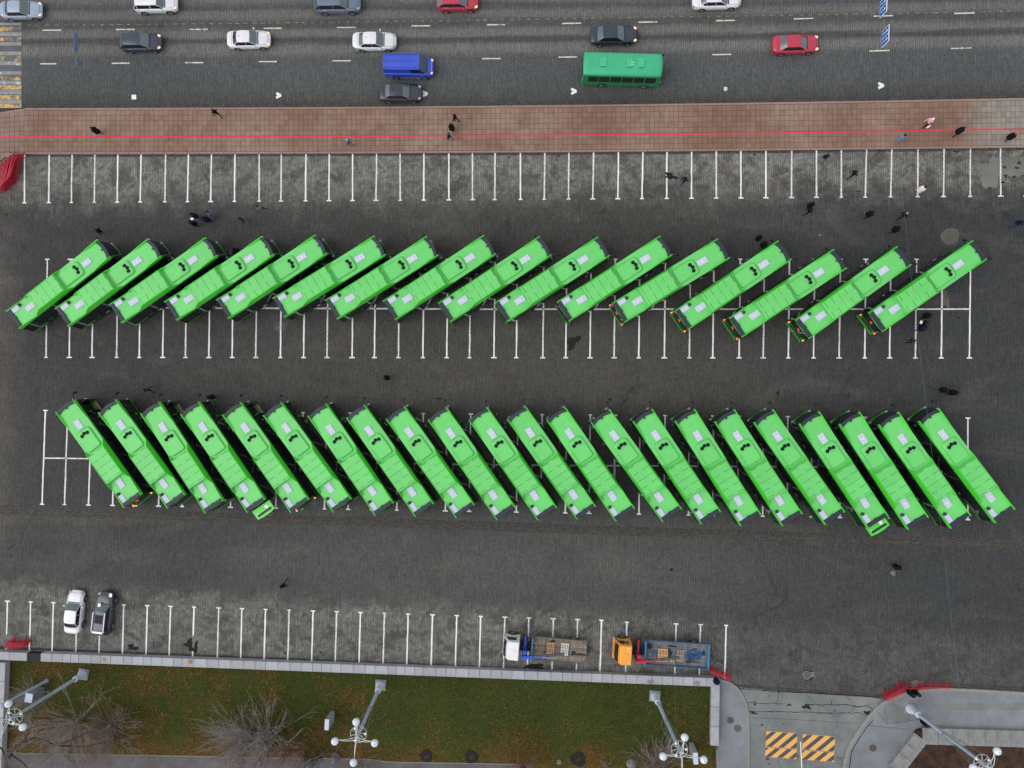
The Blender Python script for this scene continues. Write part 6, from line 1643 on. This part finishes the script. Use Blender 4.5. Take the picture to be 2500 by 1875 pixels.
C_BLK = cloth('black', (18, 19, 24)); C_NAVY = cloth('navy', (20, 28, 56)); C_BLUE = cloth('blue', (28, 50, 84)); C_GREY = cloth('grey', (96, 102, 116)); C_LGREY = cloth('light_grey', (170, 170, 178)); C_PINK = cloth('pink', (226, 168, 190)); C_WHT = cloth('white', (238, 234, 232))
C_BRN = cloth('brown', (78, 56, 44)); C_SLATE = cloth('slate', (112, 124, 150)); C_JEAN = cloth('jeans', (36, 54, 84)); C_RED = cloth('red', (226, 66, 48)); C_CREAM = cloth('cream', (228, 220, 212)); C_TEAL = cloth('teal', (40, 96, 120))
_mi = {}
def part_mesh(key, fn):
    if key not in _mi: _mi[key] = fn()
    return _mi[key]
def head_x(p): return {'carry': .05+.04, 'lean': .05+.12}.get(p, .05)
def person(px, py, hd, pose, jac, trs, label, head=None, coat=False, bag=None, paper=False, backpack=None, s=1.0, foot=False):
    """px,py: where the upper body shows in the photograph; hd: heading in the picture, degrees"""
    c = P(px, py, 0.02 if foot else 1.35); sw = (py < 376 and py > 262)
    z0 = SWZ if sw else .0
    if isinstance(foot, float): z0 = foot
    t = empty('person', (c.x, c.y, z0), R(hd), label, 'person'); s *= 1.04; t.scale = (s, s, s)
    m, hands = POSES[pose]; b_ = link_mesh('body', m, t)
    hx = head_x(pose)
    for i, mt in enumerate((jac, trs, M_SKIN, M_SHOE)):
        b_.material_slots[i].link = 'OBJECT'; b_.material_slots[i].material = mt
    hc = head or cloth('hair_dark', (34, 26, 22))
    def mk_hair():
        q = MB(); q.ball((0, 0, 0), .112, 12, 8, sz=1.0); return q.mesh('hair', M_SKIN)
    def mk_hair2():
        q = MB(); loops = []
        for k in range(7):
            a = math.pi/2*k/6; r = .117*math.cos(a); z = .117*math.sin(a); loops.append([(r*math.cos(u)*1.05-.012*(1), r*math.sin(u)*.92, z-(.05 if math.cos(u) < .2 and k == 0 else 0)) for u in [2*math.pi*j/12 for j in range(12)]])
        q.loft(loops, True, False, True); return q.mesh('hair', M_SKIN)
    h = link_mesh('hat' if head else 'hair', part_mesh('hair2', mk_hair2), t, (hx, 0, 1.655)); h.material_slots[0].link = 'OBJECT'; h.material_slots[0].material = hc
    def mk_face():
        q = MB(); q.add([(.085, -.014, .0), (.085, .014, .0), (.112, 0, -.012), (.082, 0, .04)], [(0, 1, 2), (0, 2, 3), (1, 3, 2)]); q.box(.088, 0, -.05, .01, .045, .01, 1)
        for s_ in (-1, 1): q.box(.084, s_*.032, .022, .01, .018, .012, 1); q.cbox(0, s_*.09, .0, .035, .02, .055, .006)
        return q.mesh('face', [M_SKIN, M('eye_dark', (.05, .02, .02), .4)])
    link_mesh('face', part_mesh('face', mk_face), t, (hx, 0, 1.63))
    def mk_hand():
        q = MB(); 
        for k, ln in enumerate((.062, .072, .068, .052)):
            y = -.027+.018*k; q.tube([(y, 0, -.02), (y, .006, -.02-ln*.6), (y*.9, .018, -.02-ln)], [.009, .008, .006], 5)
        q.tube([(.03, .0, .01), (.05, .015, -.02), (.052, .026, -.045)], [.010, .009, .007], 5); return q.mesh('fingers', M_SKIN)
    for hv in hands:
        o = link_mesh('fingers', part_mesh('hand', mk_hand), t, (hv[0]+(.02 if pose == 'carry' else 0), hv[1], hv[2]-(.02 if pose != 'carry' else 0)))
        if pose == 'carry': o.rotation_euler = (0, R(-80), 0)
    if coat:
        def mk_coat():
            q = MB(); loops = []
            for z, rx, ry in ((1.47, .10, .14), (1.42, .16, .235), (1.2, .20, .26), (1.0, .215, .26), (.8, .235, .27), (.58, .26, .285)): loops.append([(rx*math.cos(u)+.01, ry*math.sin(u), z) for u in [2*math.pi*j/16 for j in range(16)]])
            q.loft(loops, True, False, False); return q.mesh('coat', M_SKIN)
        o = link_mesh('coat', part_mesh('coat', mk_coat), t, (hx-.05, 0, 0)); o.material_slots[0].link = 'OBJECT'; o.material_slots[0].material = jac
    if backpack:
        q = MB(); q.cbox(-.22, 0, 1.22, .16, .28, .40, .05, sm=True); q.build('backpack', backpack, t)
    if bag:
        bz = Matrix.Rotation(R(hd), 3, 'Z') @ Vector((.02, -.36, 0))
        q = MB(); q.cbox(0, 0, 0, .42, .17, .34, .06, sm=True); q.tube([(-.1, 0, .16), (-.06, 0, .33), (.06, 0, .33), (.1, 0, .16)], .012, 5)
        o = q.build('bag', bag, None, (c.x+bz.x, c.y+bz.y, z0+.55), R(hd)); tag(o, 'white bag carried by the person in the pink jacket', 'bag')
    if paper:
        q = MB(); q.box(.42, 0, 1.20, .22, .30, .01); q.build('paper_sheet', C_WHT, t)
a = person
za = lambda r, x, y: Z(r, x, y)
a(*za('a1', 812, 1118), 150, 'stroll', C_BLK, C_BLK, 'person in black walking on the brown walk just above the red line, far left', coat=True)
a(*za('a1', 1852, 965), 120, 'walk', C_BLK, C_NAVY, 'person in black jacket striding at the upper kerb of the brown walk')
a(*za('a2', 1714, 1010), 150, 'walk', C_BLK, C_BLK, 'topmost of three people crossing the brown walk together, in black')
a(*za('a2', 1682, 1090), 95, 'stand', C_BLK, C_BLK, 'middle one of three people on the brown walk, dark coat', coat=True)
a(*za('a2', 1662, 1170), 150, 'walk', C_NAVY, C_TEAL, 'lowest of three people on the brown walk, navy jacket and teal trousers', head=C_TEAL)
a(*za('a2', 797, 1220), 140, 'stroll', C_GREY, C_GREY, 'person in pale grey hood below the red line', head=C_LGREY)
a(*za('a3', 1490, 1543), 40, 'walk', C_NAVY, C_NAVY, 'person in dark blue beside the dark puddle stain in the upper stalls')
a(*za('a4', 505, 1348), 60, 'walk', C_NAVY, C_TEAL, 'person in dark blue at the top of the right hand stalls')
a(*za('a4', 748, 1490), 20, 'walk', C_BLK, C_NAVY, 'person in black striding between white lines in the upper right stalls')
a(*za('a4', 1338, 1622), 40, 'stand', C_CREAM, C_CREAM, 'person in a long white coat at the end of a white line, upper right', coat=True)
a(*za('a4', 1160, 1180), 35, 'stroll', C_SLATE, C_SLATE, 'person in a slate blue coat below the red line at the right', coat=True)
a(*za('a4', 1395, 1045), 35, 'walk', C_PINK, C_BLK, 'person in a pink jacket and white hat above the red line', head=C_WHT, coat=False, bag=C_WHT, s=1.05)
a(*za('a4', 1665, 1118), 40, 'walk', C_BLK, C_BLK, 'person in black stepping over the red line at the right', backpack=C_BLK, coat=True)
a(*za('a4', 2112, 1168), 30, 'stroll', C_BLK, C_BLK, 'person in black with an orange red hat at the right end of the walk', head=C_RED, coat=True)
a(*za('b1', 848, 328), 160, 'walk', C_BLK, C_GREY, 'person in black walking above the front of the leftmost upper bus')
a(*za('b1', 1658, 188), 270, 'stand', C_NAVY, C_NAVY, 'top left person of the group of four above the upper buses', coat=True)
a(*za('b1', 1650, 262), 90, 'carry', C_BLK, C_BLK, 'person in black holding a white sheet of paper in the group of four', paper=True, coat=True)
a(*za('b1', 1762, 225), 130, 'stand', C_NAVY, C_NAVY, 'navy clad person between the others in the group of four', coat=True)
a(*za('b1', 1806, 175), 150, 'stroll', C_GREY, C_GREY, 'person in grey coat, rightmost of the group of four', coat=True, head=C_BLK)
a(*za('b1', 2078, 230), 190, 'walk', C_BRN, C_TEAL, 'person in a brown jacket and blue trousers above the upper buses')
a(*za('b1', 1985, 512), 210, 'stand', C_GREY, C_BLK, 'person in a grey top by the nose of the third upper bus', coat=False)
a(*za('b1', 2025, 495), 60, 'stand', C_BLK, C_BLK, 'person in black behind the grey clad person near the fourth upper bus', coat=True)
a(*za('b2', 28, 125), 170, 'walk', C_SLATE, C_NAVY, 'person with a pale grey shoulder scarf under a white line end, upper left')
a(*za('b2', 1118, 1596), 200, 'stand', C_BLK, C_BRN, 'lone person in black in the middle lane between the bus rows', coat=True)
a(*za('b3', 2135, 385), 80, 'stand', C_BLK, C_BLK, 'left of two people in black near the thirteenth upper bus', coat=True)
a(*za('b3', 2178, 440), 50, 'stand', C_BLK, C_BLK, 'right of two people in black near the thirteenth upper bus', coat=True)
a(*za('b4', 380, 100), 70, 'stroll', C_BLK, C_NAVY, 'upper of two people in black walking below the upper right stalls', coat=True)
a(*za('b4', 363, 152), 20, 'walk', C_BLK, C_BLK, 'lower of two people in black walking below the upper right stalls')
a(*za('b4', 890, 178), 30, 'walk', C_BLK, C_BLK, 'person in a dark coat left of the one with the pink scarf', coat=True)
a(*za('b4', 1182, 187), 20, 'walk', C_BLK, C_BLK, 'person in black with a pink and white scarf, right of the square', head=cloth('scarf', (190, 120, 140)))
a(*za('b4', 1118, 310), 15, 'walk', C_BLK, C_NAVY, 'person in black above the gap between the last two upper buses', coat=True)
a(*za('b4', 2175, 258), 25, 'walk', C_NAVY, C_BLUE, 'person in blue trousers at the right edge of the picture')
a(*za('b4', 1385, 1058), 25, 'walk', C_BLK, C_BLK, 'top person of three standing right of the last upper bus', coat=True)
a(*za('b4', 1362, 1130), 160, 'carry', C_BLK, C_BLK, 'person holding a white paper right of the last upper bus', paper=True)
a(*za('b4', 1335, 1170), 10, 'lean', C_NAVY, C_NAVY, 'person in navy bending beside the paper holder', coat=True)
a(*za('b4', 1262, 1276), 190, 'lean', C_BRN, C_BLK, 'person in brown stooping on a white line below the last upper bus')
a(*za('c1', 1260, 42), 100, 'walk', C_BLUE, C_BLUE, 'person in blue in front of the second lower bus')
a(*za('c1', 1805, 103), 120, 'stand', C_BLK, C_BLK, 'person in black in front of the fourth lower bus', coat=True)
a(*za('c4', 1530, 42), 10, 'walk', C_BLK, C_TEAL, 'left of two people in black walking at the right between the rows', coat=True)
a(*za('c4', 1615, 65), 10, 'walk', C_BLK, C_NAVY, 'right of two people in black walking at the right between the rows', coat=True)
a(*za('c4', 1128, 1576), 300, 'stand', C_BLK, C_BLK, 'lone person in black on the empty setts below the lower buses', coat=True)
a(*za('d2', 228, 92), 250, 'walk', C_BLK, C_NAVY, 'lone person in black on the empty setts above the lower stalls')
a(*za('d3', 1768, 925), 120, 'stand', C_NAVY, C_NAVY, 'person in navy standing at the corner of the granite wall', coat=True)
a(*za('d4', 1262, 1035), 160, 'lean', C_BLK, C_BLK, 'person in black on the footway behind the red barriers', coat=True)
a(*za('d4', 1290, 1028), 40, 'carry', C_BLK, C_BLK, 'second person in black huddled on the footway behind the red barriers', coat=True)
a(*za('d4', 1368, 1285), 150, 'stand', C_BLK, C_TEAL, 'person in dark teal under the pole of the footway lamp', coat=True)
